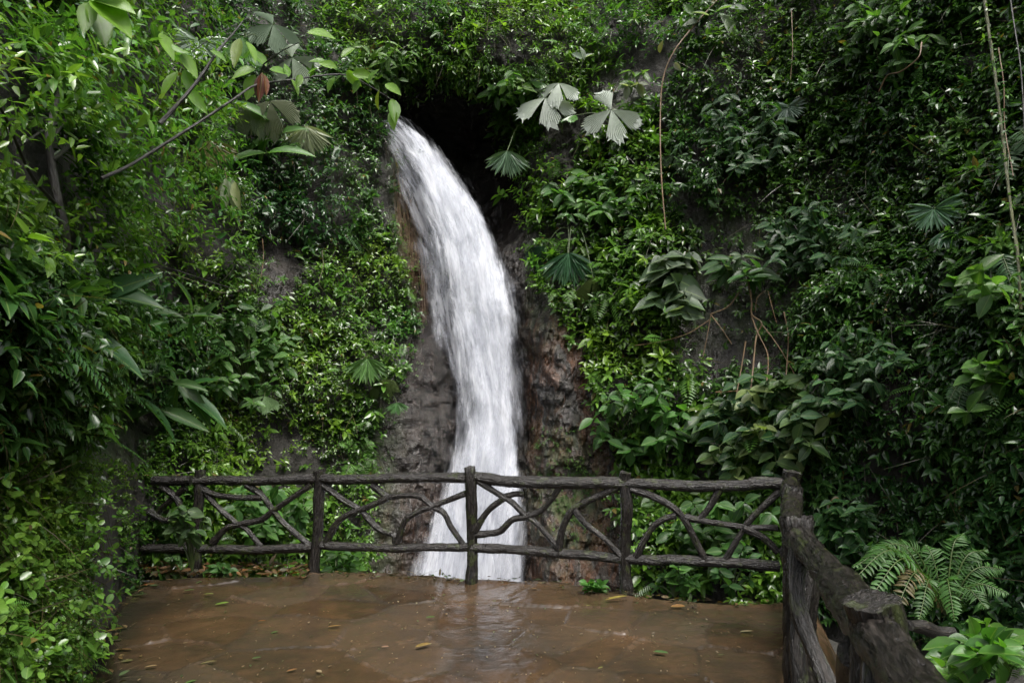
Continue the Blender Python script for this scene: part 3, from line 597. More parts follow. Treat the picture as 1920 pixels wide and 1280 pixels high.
for k, (nm, lab, poly, dens, K, sl, L, W, pal, t, dr, lump, ex) in enumerate(REG):
    x, y = scatter(poly, dens * 1.9, 100 + k)
    b = isbare(x, y); b &= (rng.random(len(x)) > .13) | inpoly(x, y, BARE[0]); x, y = x[~b], y[~b]
    Q = hit(x, y); n = wnormal(Q); lf = lumpf(Q)
    if nm == 'bank_creeper':                 # the bank's shoulder running down to the railing
        r_ = np.random.default_rng(8); m_ = 2600; yy = r_.uniform(5.0, 6.9, m_); tt_ = r_.uniform(0, 1, m_) ** .7
        ex_ = np.interp(yy, [5.0, 5.6, 6.3, 7.0], [-3.15, -3.35, -3.58, -3.85]); zz_ = tt_ * 1.25
        Q2 = np.stack([ex_ - zz_ * .42 - r_.uniform(0, .22, m_), yy, zz_], -1); n2_ = np.repeat(nrm(np.array([[.75, -.45, .5]])), m_, 0)
        x = np.concatenate([x, np.zeros(m_)]); Q = np.vstack([Q, Q2]); n = np.vstack([n, n2_]); lf = lumpf(Q)
    keepm = rng.random(len(x)) < sstep(*((-.52, -.15) if nm == 'bank_creeper' else (-.30, .02) if 'bank' in nm else (-.62, -.22)), lf + .45 * fbm(Q * 2.6, 2, 78)) + (.08 if 'bank' in nm else .16)
    Q, n, lf = Q[keepm], n[keepm], lf[keepm]
    ok = ~(inpoly(Q[:, 0] + .18, Q[:, 1], POLY) & (Q[:, 2] < .9)); Q, n, lf = Q[ok], n[ok], lf[ok]
    if nm != 'bank_creeper': 
        k2 = sstep(-.1, .5, Q[:, 2] + .6) > .02; Q, n, lf = Q[k2], n[k2], lf[k2]
    Q = Q + n * (lump * np.clip(.35 + 1.1 * lf, 0, 1.2) * rng.uniform(.55, 1.15, len(Q)))[:, None]
    s = Soup(); kind = fbm(Q * 1.1 + 31, 2, 64) + rng.normal(0, .22, len(Q))
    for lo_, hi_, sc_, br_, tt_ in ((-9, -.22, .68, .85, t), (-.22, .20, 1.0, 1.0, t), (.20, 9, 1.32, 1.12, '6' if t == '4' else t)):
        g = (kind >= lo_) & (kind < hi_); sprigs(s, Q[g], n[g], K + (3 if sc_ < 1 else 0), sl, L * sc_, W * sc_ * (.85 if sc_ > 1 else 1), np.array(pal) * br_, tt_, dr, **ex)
    # bare twigs, a few rosettes of another species, small ferns among them
    r_ = np.random.default_rng(300 + k); m = len(Q); i = r_.choice(m, m // 12); T0 = Q[i] + n[i] * .12
    leaves(s, T0, n[i] * .35 - UP * r_.normal(.7, .5, (len(i), 1)) + r_.normal(0, .45, (len(i), 3)), n[i] + r_.normal(0, .2, (len(i), 3)), r_.uniform(.15, .42 if 'bank' in nm else .7, len(i)), np.full(len(i), .007), np.array([(.05, .035, .018), (.09, .075, .035), (.03, .022, .014)])[r_.integers(0, 3, len(i))], 'L')
    i = r_.choice(m, m // 22); sprigs(s, Q[i] + n[i] * .16, n[i], 6, .10, L * 1.7, W * 1.5, np.array([pal[-1], pal[1]]) * 1.15, '6' if t == '4' else t, .35, 1.0)
    for q in r_.choice(m, m // 190):          # creeper strands hanging free
        ln = r_.uniform(.4, 1.3); nn_ = 16; z_ = np.linspace(0, 1, nn_); w_ = r_.normal(0, .07, 2)
        pn = Q[q] + n[q] * (.12 + .1 * np.sin(z_ * 2.5))[:, None] - UP * (ln * z_)[:, None] + np.array([1, .3, 0]) * (w_[0] * np.sin(z_ * 4) + w_[1] * z_)[:, None]
        leaves(s, pn[:-1], pn[1:] - pn[:-1], np.repeat(n[q][None], nn_ - 1, 0), np.linalg.norm(np.diff(pn, axis=0), axis=1) * 1.25, np.full(nn_ - 1, .009), np.repeat([(.05, .04, .02)], nn_ - 1, 0), '4')
        leaves(s, pn, np.array([1, .2, 0]) * np.where(np.arange(nn_) % 2, 1, -1)[:, None] - UP * .8 + n[q] * .5, n[q] + UP * .2 + r_.normal(0, .5, (nn_, 3)), L * r_.uniform(.6, 1.0) * (1.1 - .4 * z_), np.full(nn_, W * .75), np.array(pal[1])[None] * r_.uniform(.9, 1.6, (nn_, 1)), '4')
    for q in r_.choice(m, m // 70):
        e = Q[q] + n[q] * .15; d_ = nrm(n[q] * .6 - UP * r_.uniform(-.2, .6) + r_.normal(0, .45, 3)); l_ = L * r_.uniform(2.4, 4.5); pn = e + d_ * l_ * np.linspace(.05, 1, 14)[:, None] - UP * (l_ * .3 * np.linspace(0, 1, 14) ** 2)[:, None]
        sd2 = nrm(np.cross(d_, n[q] + UP * .5)); cf = np.repeat(np.array(pal[1])[None] * r_.uniform(.8, 1.5), 14, 0)
        for sg in (-1, 1): leaves(s, pn, sd2 * sg + d_ * .4 - UP * .15, n[q] * .6 + UP * .7, l_ * .30 * np.sin(np.linspace(.5, 3.0, 14)), np.full(14, l_ * .055), cf, '4')
    tag(s.build(nm, M['leaf'], smooth=t not in '4'), lab, 'foliage', kind='stuff')
# mosses and filmy growth round the fall
s = Soup()
for poly, dens, pal in (([(735, 380), (765, 400), (790, 540), (795, 640), (770, 640), (740, 520)], 260, YG), ([(700, 420), (752, 430), (792, 560), (788, 690), (745, 760), (700, 640)], 150, BR_), ([(700, 760), (740, 770), (735, 900), (700, 900)], 60, MD), ([(1000, 800), (1110, 830), (1150, 900), (1190, 1010), (1090, 1010), (1010, 950)], 170, BR_), ([(640, 620), (740, 640), (740, 700), (690, 760), (640, 700)], 120, MD), ([(985, 420), (1005, 430), (1010, 640), (992, 600)], 120, BR_), ([(470, 1030), (590, 1030), (590, 1085), (470, 1085)], 250, YG)):
    x, y = scatter(poly, dens, 5); Q = hit(x, y); n = wnormal(Q); g = fbm(Q * 4, 2, 3) > -.12; sprigs(s, Q[g], n[g], 6, .06, .035, .016, pal, '4', .3, rise=.2)
tag(s.build('moss', M['moss'], smooth=False), 'bright moss cushions on the wet rock beside the waterfall', 'moss', kind='stuff')
# ------------------------------------------------------------------ separate plants and small things
A1 = lambda *v: np.array(v, float)
RIGHT, IUP = A1(1, 0, 0), A1(0, -SP, CP)
def at(x, y, off=0.0):
    P = hit(A1(x), A1(y))[0]; d = EYEP - P; return P + d / np.linalg.norm(d) * off
def px_len(P): return np.linalg.norm(P - EYEP) / F          # metres per source pixel there
def path_at(pts, off):
    return np.array([at(a, b, off if np.isscalar(off) else off[k]) for k, (a, b) in enumerate(pts)])
def path_y(pts, ys): return np.array([on_y(A1(a), A1(b), A1(y))[0] for (a, b), y in zip(pts, ys)])
def jcol(c, n, v=.25): return np.array(c)[None] * rng.uniform(1 - v, 1 + v, (n, 1))
PALM_SHEEN = (.46, .50, .45); PALMD = (.022, .055, .026); PALMG = (.06, .13, .035)  # first colour has the sky glare of wet fronds painted in
def fan_leaf(s, c, nn, size, rot, droop, col, sect=4, width=52, gap=None, pleat=.020):
    nn = nrm(nn); 
    if sect == 5:
        e1 = nrm(np.cross(UP, nn)); e2 = np.cross(nn, e1); n = 34; an = np.radians(np.linspace(-1, 1, n) * (125 if droop < .5 else 78) + rot + rng.normal(0, 2.5, n))
        D = np.sin(an)[:, None] * e1 - np.cos(an)[:, None] * e2 + nn * .30 - UP * droop * .5
        leaves(s, np.repeat(c[None], n, 0), D, nn + rng.normal(0, .35, (n, 3)), size * rng.uniform(.85, 1.05, n), np.full(n, size * .15), jcol(np.array(col) * 1.6, n, .35), 'L'); return
    e1 = nrm(np.cross(UP, nn)); e2 = np.cross(nn, e1)
    angs = {4: (-62, 8, 70, 178), 3: (-58, 2, 62), 5: (-100, -50, 0, 50, 100)}[sect]
    for q, a0 in enumerate(angs):
        a0 = a0 + rot + rng.normal(0, 6); nr = 23; J = np.arange(nr); an = np.radians(a0 + (J / (nr - 1) - .5) * width * rng.uniform(.9, 1.1))
        rr = A1(.03, .25, .5, .75, .9, 1.0); Rm = np.repeat(rr[:, None], nr, 1); prof = 1 - .22 * np.abs(J / (nr - 1) * 2 - 1) ** 2
        Rm = Rm * prof[None]; Rm[-1] *= np.where(J % 2, 1.0, .84) * rng.uniform(.93, 1.05, nr)
        zz = pleat * np.where(J % 2, 1, -1)[None] * np.minimum(Rm * 1.2, .8) - droop * Rm ** 2
        an2 = an[None] + .10 * rng.normal(size=(1, nr)) * (Rm > .88)
        P = c + size * (Rm[..., None] * (np.sin(an2)[..., None] * e1 - np.cos(an2)[..., None] * e2) + zz[..., None] * nn)
        P = P - UP * (size * droop * .35 * Rm ** 2)[..., None]
        s.grid(P, np.array(col) * rng.uniform(.8, 1.15), np.stack([.5 + 0 * Rm, Rm * 8, 0 * Rm], -1))
def palm(label, base, lst, group=None):
    b = at(*base, .02); t = thing('fan_palm', label, 'palm', b, group)
    for (x, y, rpx, rot, droop, col, off, sect, tilt) in lst:
        c = at(x, y, off); sz = rpx * px_len(c); tc = nrm(EYEP - c)
        s = Soup(); fan_leaf(s, c, tc * tilt + UP * (1 - tilt) + rng.normal(0, .06, 3), sz, rot, droop, col, sect)
        f = s.build('frond', M['palmleaf'], t, smooth=False)
        m = (b + c) / 2 + UP * .25 * np.linalg.norm(b - c) + tc * .08
        s = Soup(); s.tube(catmull([b, m, c], 10), np.linspace(.011, .006, 10), 6, seed=3); s.build('petiole', M['stem'], f)
G = 'fan palms growing on the gorge walls'
palm('fan palm with three pale silvery fronds above the bright foliage right of the cave', (1055, 250), [(1022, 184, 58, 5, .30, PALM_SHEEN, .75, 4, .55), (1048, 156, 44, -8, .35, PALM_SHEEN, .6, 3, .6), (992, 152, 34, 60, .2, PALMG, .5, 3, .4)], G)
palm('fan palm with one large silver white frond beside the bare stone patch', (1165, 260), [(1146, 206, 60, 4, .22, PALM_SHEEN, .8, 4, .6), (1080, 216, 34, -75, .3, PALMG, .5, 3, .3)], G)
palm('small fan palm with one dark frond hanging beside the mouth of the cave', (992, 258), [(951, 283, 50, 0, .75, (.06, .10, .06), 2.7, 5, .75)], G)
palm('fan palm with big drooping dark frond halfway up right of the waterfall', (1075, 430), [(1066, 474, 66, 0, .75, PALMD, .6, 5, .75), (1022, 462, 42, -15, .8, PALMD, .4, 3, .8), (1112, 520, 46, 20, .6, (.05, .07, .02), .5, 3, .7)], G)
palm('fan palm with dark green frond low on the shaded right cliff', (1760, 430), [(1752, 392, 42, 0, .25, (.045, .09, .05), .7, 5, .7), (1772, 436, 32, 10, .5, PALMD, .5, 5, .6)], G)
palm('small fan palm with single grey frond high on the shaded right cliff', (1482, 225), [(1478, 200, 30, 0, .35, (.07, .10, .075), .6, 5, .6), (1446, 236, 26, -30, .4, PALMD, .4, 3, .6)], G)
palm('fan palm with dull frond against the shaded rock right of the mossy liana', (1268, 310), [(1270, 285, 30, 0, .4, (.06, .09, .05), .5, 3, .6)], G)
palm('fan palm with wide grey fronds at the top left under the canopy', (500, 110), [(512, 46, 52, 10, .3, (.15, .20, .14), 1.2, 4, .5), (548, 108, 46, 20, .3, (.20, .24, .18), 1.0, 4, .55), (455, 70, 50, -30, .35, PALMG, 1.0, 3, .5)], G)
palm('fan palm with pale drooping fan behind the red dead leaf', (490, 260), [(506, 190, 56, 10, .5, (.19, .21, .14), 1.0, 3, .75), (466, 195, 46, -25, .6, (.15, .18, .12), .8, 3, .7)], G)
palm('fan palm with narrow hanging frond nearest the top of the waterfall on its left', (585, 300), [(574, 236, 52, 5, .7, (.16, .18, .11), .7, 5, .8)], G)
palm('fan palm with grey drooping frond in the dark gap at upper left', (360, 140), [(372, 78, 44, 0, .4, (.14, .19, .14), 1.0, 5, .6), (318, 205, 42, -5, .8, (.035, .05, .03), .9, 5, .8)], G)
palm('fan palm with withered yellowish frond above the hanging dead leaf', (405, 320), [(396, 264, 46, 15, .7, (.09, .09, .035), .9, 5, .8)], G)
palm('little fan palm with one pale frond low on the leafy slope left of the waterfall', (498, 765), [(496, 742, 32, 0, .35, (.10, .16, .07), .75, 3, .5)], G)
palm('fan palm drooping over the wet rock left of the waterfall', (690, 690), [(688, 672, 50, 0, .6, (.05, .10, .03), .6, 5, .7), (744, 755, 24, 10, .6, (.04, .09, .03), .35, 5, .8), (715, 712, 34, 20, .8, (.07, .10, .03), .5, 3, .8)], G)

# ---- ferns
def frond(s, r_, pts, width, n, col, nn, taper=.55, serr=1.0):
    P = catmull(pts, n + 4); r_.tube(P, np.linspace(.006, .002, len(P)) * max(.6, width / .1), 5, seed=1)
    Pn = P[3:]; t = nrm(np.gradient(P, axis=0))[3:]; u = np.linspace(0, 1, len(Pn)); prof = np.sin(np.pi * np.clip(.16 + .84 * u, 0, 1)) ** taper * (1 - .15 * u)
    nn = np.broadcast_to(nn, t.shape); sd = nrm(np.cross(t, nn)); n2 = nrm(np.cross(sd, t))
    sp_ = np.linalg.norm(P[-1] - P[0]) / n
    for sg in (-1, 1):
        D = nrm(sd * sg + t * .42 - UP * .10 + rng.normal(0, .05, t.shape))
        kp = rng.random(len(Pn)) > .09; D = D + UP * rng.normal(0, .12, (len(Pn), 1))
        leaves(s, Pn[kp], D[kp], (n2 + rng.normal(0, .22, t.shape))[kp], np.maximum(width * prof * rng.uniform(.78, 1.1, len(Pn)), .01)[kp], (sp_ * rng.uniform(.5, .7, len(Pn)))[kp], jcol(col, len(Pn), .3)[kp], 'L')
def fern(label, base, tips, wpx, col, off=.3, arch=.25, n=22, group='ferns in the gorge', b_off=.05, ny=None):
    b = at(*base, b_off) if ny is None else on_y(A1(base[0]), A1(base[1]), A1(ny))[0]
    t = thing('fern', label, 'fern', b, group); k = px_len(b)
    for q, tp in enumerate(tips):
        x, y = tp[:2]; o = off if len(tp) < 3 else tp[2]
        e = at(x, y, o) if ny is None else on_y(A1(x), A1(y), A1(ny - o))[0]
        m = (b + e) / 2 + UP * arch * np.linalg.norm(e - b) + (EYEP - b) / np.linalg.norm(EYEP - b) * .05
        s, r_ = Soup(), Soup(); tc = nrm(EYEP - (b + e) / 2)
        frond(s, r_, [b, m, e], wpx * k, n, np.array(col if q != 9 else (.10, .075, .03)) * rng.uniform(.7, 1.25), nrm(tc * .6 + UP * .7 + rng.normal(0, .15, 3)))
        f = s.build('frond', M['fern'], t); r_.build('stalk', M['stem'], f)
FG = (.05, .12, .025); FS = (.10, .15, .10); FD = (.03, .075, .025)
fern('large arching fern on the slope behind the right hand railing', (1772, 1152), [(1592, 1092, .5), (1600, 1062, .35), (1632, 1030, .2), (1680, 1018, .0), (1735, 1022, -.1), (1806, 1000, -.15), (1850, 1030, .0), (1882, 1066, .1), (1890, 1112, .3), (1676, 1150, .6), (1724, 1160, .6), (1790, 1162, .7), (1630, 1122, .6), (1850, 1140, .5)], 22, (.038, .10, .022), arch=.28, n=28, ny=4.7)
fern('bright green fern beside the foot of the slope left of the waterfall', (668, 872), [(636, 832), (650, 826), (702, 832), (706, 872), (690, 896), (642, 905), (664, 918)], 16, (.07, .16, .03))
fern('fern with two fronds standing under the dark overhang of the left bank', (110, 880), [(140, 826), (70, 850), (160, 870)], 18, FD, off=.25)
fern('pale fern frond reaching right out of the left undergrowth', (330, 592), [(408, 606), (390, 585)], 18, FG, off=.5)
fern('fern with dark hanging fronds on the right edge beside the mossy liana', (1862, 500), [(1902, 560), (1816, 590), (1826, 545), (1896, 520), (1860, 590)], 22, (.03, .085, .03), off=.6)
fern('small bright fern high in the foliage right of the waterfall', (1195, 445), [(1172, 448), (1226, 440), (1212, 462)], 12, FG, off=.7)
fern('small fern leaning over the rock edge right of the waterfall', (1050, 562), [(1028, 566), (1080, 560), (1074, 578)], 10, (.08, .16, .04), off=.6)
fern('dark fern hanging among the leaves on the middle right cliff', (1600, 520), [(1590, 575), (1630, 560), (1575, 545)], 14, FD, off=.5)
fern('dark fern low on the right cliff above the low plants', (1820, 740), [(1790, 790), (1850, 790), (1870, 760), (1780, 750)], 18, FD, off=.6)
fern('fern hanging on the leafy slope beneath the dark bare patch', (480, 600), [(478, 640), (500, 632), (462, 628)], 12, FD, off=.6)
fern('fern behind the left part of the railing in bright foliage', (560, 960), [(520, 935), (590, 930), (600, 965), (530, 985), (556, 920)], 18, (.08, .17, .035), off=.7)
fern('fern at the very bottom right corner behind the railing', (1890, 1275), [(1850, 1262), (1915, 1250), (1870, 1240), (1930, 1270)], 18, FG, ny=3.6)
fern('tiny fern at the foot of the leftmost railing post', (322, 1070), [(312, 1052), (334, 1050), (340, 1066)], 8, FG, ny=7.2, n=14)
fern('palm like fern with arching fronds at the right edge of the cliff', (1900, 300), [(1880, 270), (1930, 262), (1890, 340), (1950, 320)], 22, FD, off=.8)

# ---- leafy plants with explicit leaves: (x, y, length px, direction deg, colour)
def leafset(s, lst, off, ar=.5, t='12', wob=.25, ny=None):
    for (x, y, l, ang, col) in lst:
        l = l * .86
        P = at(x, y, off + rng.uniform(-.04, .04)) if ny is None else on_y(A1(x), A1(y), A1(ny + rng.uniform(-.04, .04)))[0]
        k = px_len(P); a = R(ang); tc = nrm(EYEP - P)
        D = RIGHT * math.cos(a) + IUP * math.sin(a) + tc * rng.uniform(-.1, .45)
        leaves(s, P[None], D[None], (tc * .65 + UP * .6 + rng.normal(0, wob, 3))[None], A1(l * k), A1(l * k * ar), np.array(col)[None] * rng.uniform(.85, 1.15), t)
def shrub(name, label, cat, box, n, lpx, pal, off=(.3, .8), t='12', ar=.52, droop=-60, stem=None, matl='bigleaf', group=None, seed=0, K=5, fl=1.0, ny=None):
    r_ = np.random.default_rng(900 + seed); x0, y0, x1, y1 = box; bx, by = ((x0 + x1) / 2, y1) if stem is None else stem
    b = at(bx, by, .05) if ny is None else on_y(A1(bx), A1(by), A1(ny))[0]
    o = thing(name, label, cat, b, group); s, st = Soup(), Soup()
    for q in range(n):
        th, rr = r_.uniform(0, 6.28), math.sqrt(r_.uniform(0, 1)); x = (x0 + x1) / 2 + rr * math.cos(th) * (x1 - x0) / 2; y = (y0 + y1) / 2 + rr * math.sin(th) * (y1 - y0) / 2
        e = at(x, y, r_.uniform(*off)) if ny is None else on_y(A1(x), A1(y), A1(ny - r_.uniform(*off)))[0]
        k = px_len(e); m = b * .5 + e * .5 + UP * .12 * np.linalg.norm(e - b)
        P = catmull([b, m, e], 9); st.tube(P, np.linspace(.009, .004, 9) * fl, 5, seed=2)
        tc = nrm(EYEP - e); base = np.array(pal[r_.integers(len(pal))])
        for j in range(K):
            ph = j * 2.4 + q + r_.uniform(-.3, .3); L = lpx * k * r_.uniform(.7, 1.25); p = P[8 - min(j // 2, 3)]
            D = RIGHT * math.cos(ph) + (tc * .5 + UP * .5) * math.sin(ph) + UP * (.4 if j == 0 else 0) + UP * math.sin(R(droop)) * .55 + tc * .25
            leaves(s, p[None], D[None], (UP * .7 + tc * .6 + r_.normal(0, .22, 3))[None], A1(L), A1(L * ar), base[None] * r_.uniform(.75, 1.3), t)
    st.build('stem', M['stem'], o); s.build('foliage', M[matl], o); return o
shrub('leafy_shrub', 'shrub with big pale leaves cascading below the bare roots right of the waterfall', 'shrub', (1305, 700, 1560, 905), 80, 33, [(.05, .10, .035), (.03, .075, .028), (.025, .065, .025), (.07, .12, .04), (.13, .17, .06)], droop=-78, seed=1, stem=(1430, 790))
shrub('leafy_shrub', 'shrub with broad greyish leaves above the bare rock face with roots', 'shrub', (1205, 470, 1315, 590), 13, 44, [(.09, .12, .08), (.06, .10, .05)], seed=2, ar=.72, t='H', stem=(1290, 500))
shrub('leafy_shrub', 'small shrub of long glossy leaves perched at the top of the reddish roots', 'shrub', (1330, 478, 1430, 540), 9, 40, [(.04, .10, .03), (.07, .11, .06)], seed=3, ar=.36, droop=-25, stem=(1390, 510))
shrub('leafy_shrub', 'glossy bright green plant leaning over the rock rib right of the waterfall', 'shrub', (1110, 700, 1290, 860), 26, 30, [(.05, .14, .025), (.04, .11, .025)], seed=4)
shrub('leafy_shrub', 'dense bright shrub hanging beside the cave mouth under the fan palms', 'shrub', (1000, 300, 1220, 420), 34, 28, [(.045, .12, .025), (.07, .16, .03)], seed=5, ar=.45)
shrub('sapling', 'lime green broad leaved sapling close to the viewer at the bottom right', 'sapling', (1750, 1160, 1900, 1280), 20, 46, [(.06, .17, .02), (.09, .21, .03), (.04, .12, .02)], ny=3.3, off=(-.2, .35), seed=6, stem=(1830, 1300), droop=-10, ar=.5)
shrub('seedling', 'low bright seedlings at the foot of the railing near the corner post', 'seedling', (1222, 1062, 1312, 1112), 16, 22, [(.05, .14, .03), (.08, .19, .04)], ny=6.55, off=(-.2, .15), seed=7, stem=(1265, 1118), droop=-10)
shrub('seedling', 'small bright seedling on the terrace edge left of the fourth post', 'seedling', (1095, 1090, 1145, 1104), 5, 20, [(.06, .18, .03)], ny=6.6, off=(-.05, .1), seed=8, stem=(1120, 1106), droop=-5)
shrub('climbing_plant', 'creeper with pale veined leaves around the leftmost railing post', 'climber', (322, 935, 402, 1020), 10, 24, [(.06, .13, .04), (.10, .16, .07)], ny=6.98, off=(-.02, .12), seed=9, stem=(360, 1070))
shrub('seedling', 'bright green seedlings between the second post and the waterfall', 'seedling', (598, 1030, 672, 1078), 15, 20, [(.07, .18, .03), (.05, .14, .03)], ny=7.5, off=(-.2, .2), seed=10, stem=(630, 1085), droop=-10)
shrub('seedling', 'small seedlings on dead leaves right of the leftmost post', 'seedling', (395, 1045, 440, 1075), 4, 18, [(.05, .13, .03)], ny=7.1, off=(-.05, .1), seed=11, stem=(415, 1080), droop=-10)
shrub('sapling', 'yellow green sapling on the right edge above the low slope', 'sapling', (1795, 675, 1905, 720), 7, 34, [(.09, .20, .03), (.07, .16, .03)], off=(.5, .8), seed=12, droop=-15)
shrub('sapling', 'yellow green young tree leaning out at the right edge below the mossy liana', 'sapling', (1775, 495, 1880, 570), 9, 34, [(.08, .17, .035), (.06, .14, .03)], off=(.7, 1.0), seed=13, droop=-15)
shrub('sapling', 'pair of pale leaves standing out low on the right cliff', 'sapling', (1795, 768, 1835, 782), 2, 36, [(.08, .17, .04)], off=(.6, .7), seed=14, droop=-15, K=3)
shrub('leafy_shrub', 'light green shrub lit at the top right above the dark cliff', 'shrub', (1560, -20, 1760, 130), 34, 24, [(.07, .16, .03), (.05, .12, .025)], off=(.5, 1.0), seed=15, ar=.4)
shrub('leafy_shrub', 'little shrub with whitish leaves on the rock above the silver frond', 'shrub', (1165, 120, 1215, 165), 6, 22, [(.20, .22, .16), (.08, .15, .04)], off=(.5, .7), seed=16, K=4)
shrub('leafy_shrub', 'bright shrub at the head of the railing behind the second bay', 'shrub', (420, 900, 580, 1010), 30, 26, [(.07, .17, .035), (.05, .13, .03)], off=(.5, 1.2), seed=17)
shrub('leafy_shrub', 'plant with large rounded leaves peering through the railing bay by the corner', 'shrub', (1230, 915, 1450, 1040), 26, 30, [(.05, .13, .03), (.04, .10, .025)], off=(.6, 1.4), seed=18)
shrub('leafy_shrub', 'bushy shrub bulging from the middle of the leafy slope on the left', 'shrub', (380, 560, 560, 760), 52, 24, [(.04, .11, .025), (.06, .14, .03)], off=(.4, .9), seed=19, t='6')
shrub('leafy_shrub', 'lit shrub overhanging the left lip of the waterfall', 'shrub', (600, 70, 790, 170), 46, 22, [(.06, .14, .025), (.09, .18, .03)], off=(.3, .9), seed=20, t='6', ar=.42)
shrub('leafy_shrub', 'bright leafy spray hanging at the right end of the cave brow', 'shrub', (900, 130, 1000, 260), 26, 22, [(.06, .15, .025), (.09, .18, .03)], off=(.3, .9), seed=31, t='6', stem=(975, 130))
shrub('seedling', 'spindly plants with rounded leaves between the railing corner and the dark rock', 'seedling', (1320, 1020, 1430, 1100), 9, 24, [(.04, .11, .03)], ny=6.9, off=(-.3, .2), seed=32, stem=(1370, 1120), droop=-20)
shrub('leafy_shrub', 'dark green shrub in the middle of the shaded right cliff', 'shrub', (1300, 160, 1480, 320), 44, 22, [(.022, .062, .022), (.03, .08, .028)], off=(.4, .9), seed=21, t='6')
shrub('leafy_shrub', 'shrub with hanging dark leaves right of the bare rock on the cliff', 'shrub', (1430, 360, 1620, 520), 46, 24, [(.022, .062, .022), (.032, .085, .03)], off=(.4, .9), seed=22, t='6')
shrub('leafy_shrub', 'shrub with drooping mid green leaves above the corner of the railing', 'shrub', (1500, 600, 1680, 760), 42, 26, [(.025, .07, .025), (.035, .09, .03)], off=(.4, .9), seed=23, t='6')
shrub('leafy_shrub', 'heart leaved shrub on the slope just behind the corner post', 'shrub', (1520, 930, 1660, 1060), 34, 24, [(.03, .085, .028), (.04, .11, .03)], off=(.3, .7), seed=24, t='H')
shrub('strap_plant', 'plant with long shining torn leaves in the dark left undergrowth', 'plant', (80, 530, 190, 620), 5, 120, [(.03, .08, .03), (.10, .14, .10)], off=(.5, .9), seed=25, t='L', ar=.28, droop=-10, stem=(30, 620), K=3)
shrub('strap_plant', 'plant with long lance leaves jutting from the left bank above the overhang', 'plant', (250, 660, 350, 800), 6, 90, [(.035, .10, .03), (.06, .13, .04)], off=(.4, .9), seed=26, t='L', ar=.26, droop=-30, stem=(230, 740), K=3)
shrub('strap_plant', 'long pale strap leaves pointing right from the left bank', 'plant', (300, 580, 380, 620), 3, 90, [(.07, .15, .05)], off=(.6, .9), seed=27, t='L', ar=.24, droop=-10, stem=(260, 620), K=2)
shrub('strap_plant', 'long narrow green leaf plant hanging at the left above the slope', 'plant', (480, 230, 540, 310), 3, 80, [(.06, .14, .03)], off=(.6, .9), seed=28, t='L', ar=.28, droop=-40, stem=(470, 240), K=2)
shrub('leafy_shrub', 'shrub of silvery veined leaves hanging over the dark hollow of the left bank', 'shrub', (20, 560, 290, 740), 60, 23, [(.035, .075, .035), (.06, .10, .06), (.028, .06, .028)], off=(.3, 1.0), seed=29, t='H', ar=.5, droop=-85)

# ---- the tree on the left and its overhanging branches
tb = at(118, 560, .7); tree = thing('tree', 'thin dark trunked tree leaning over the left bank with light green leaves', 'tree', tb)
s = Soup(); s.tube(path_at([(118, 560), (118, 500), (124, 450), (112, 390), (98, 320), (92, 260), (104, 200), (130, 120), (165, 20), (190, -120)], [.7, .75, .8, .85, .9, .95, 1.0, 1.1, 1.2, 1.3]), np.linspace(.034, .018, 10), 12, rough=.15, step=.03, seed=5)
trk = s.build('trunk', M['branch'], tree)
for pts, r0 in (([(92, 270), (130, 226), (190, 222), (260, 236)], .012), ([(-40, 232), (60, 222), (130, 226)], .012), ([(100, 300), (160, 250), (230, 200), (300, 150), (345, 110), (400, 70), (480, 25)], .013), ([(45, 268), (100, 235), (150, 225)], .010),
                ([(112, 390), (60, 330), (10, 220), (-30, 150)], .012), ([(130, 120), (90, 60), (60, -40)], .01), ([(118, 500), (60, 470), (-40, 455)], .014), ([(120, 480), (200, 520), (300, 500), (400, 530), (450, 545)], .009), ([(140, 85), (190, 60), (240, 20)], .009)):
    s = Soup(); s.tube(path_at(pts, np.linspace(.95, 1.25, len(pts))), np.linspace(r0, r0 * .45, len(pts)), 8, rough=.12, step=.04, seed=8); s.build('branch', M['branch'], trk)
cp = [(-420, -420), (330, -420), (370, 60), (395, 240), (360, 380), (290, 470), (150, 430), (60, 480), (-420, 470)]
x, y = scatter(cp, 26, 55); Q = hit(x, y); n = wnormal(Q); lf = fbm(Q * 1.6, 2, 91); g = rng.random(len(x)) < sstep(-.15, .2, lf); Q, n, lf = Q[g], n[g], lf[g]
Q = Q + n * (rng.uniform(.5, 1.25, len(Q)) * (.8 + .4 * lf))[:, None]
s = Soup(); sprigs(s, Q, n, 9, .32, .10, .038, YG, '6', .45, face=.9, rise=.25)
s.build('crown', M['leaf'], tree)
br = path_y([(190, 335), (240, 312), (285, 285), (380, 225), (440, 185), (480, 160), (545, 150), (640, 140), (690, 160), (738, 190)], np.linspace(4.2, 6.0, 10))
ob = thing('overhanging_branch', 'thin dark branch with large lime green leaves reaching towards the top of the waterfall', 'branch', br[0])
s = Soup(); s.tube(br, np.linspace(.013, .005, 10), 8, rough=.12, step=.03, seed=9); sb = s.build('stem', M['branch'], ob)
s = Soup(); s.tube(path_y([(480, 160), (495, 120), (530, 95), (560, 80)], [5.3, 5.2, 5.1, 5.0]), np.linspace(.008, .003, 4), 6); s.build('twig', M['branch'], sb)
LG = (.11, .24, .025); LG2 = (.14, .27, .03); LY = (.22, .28, .03)
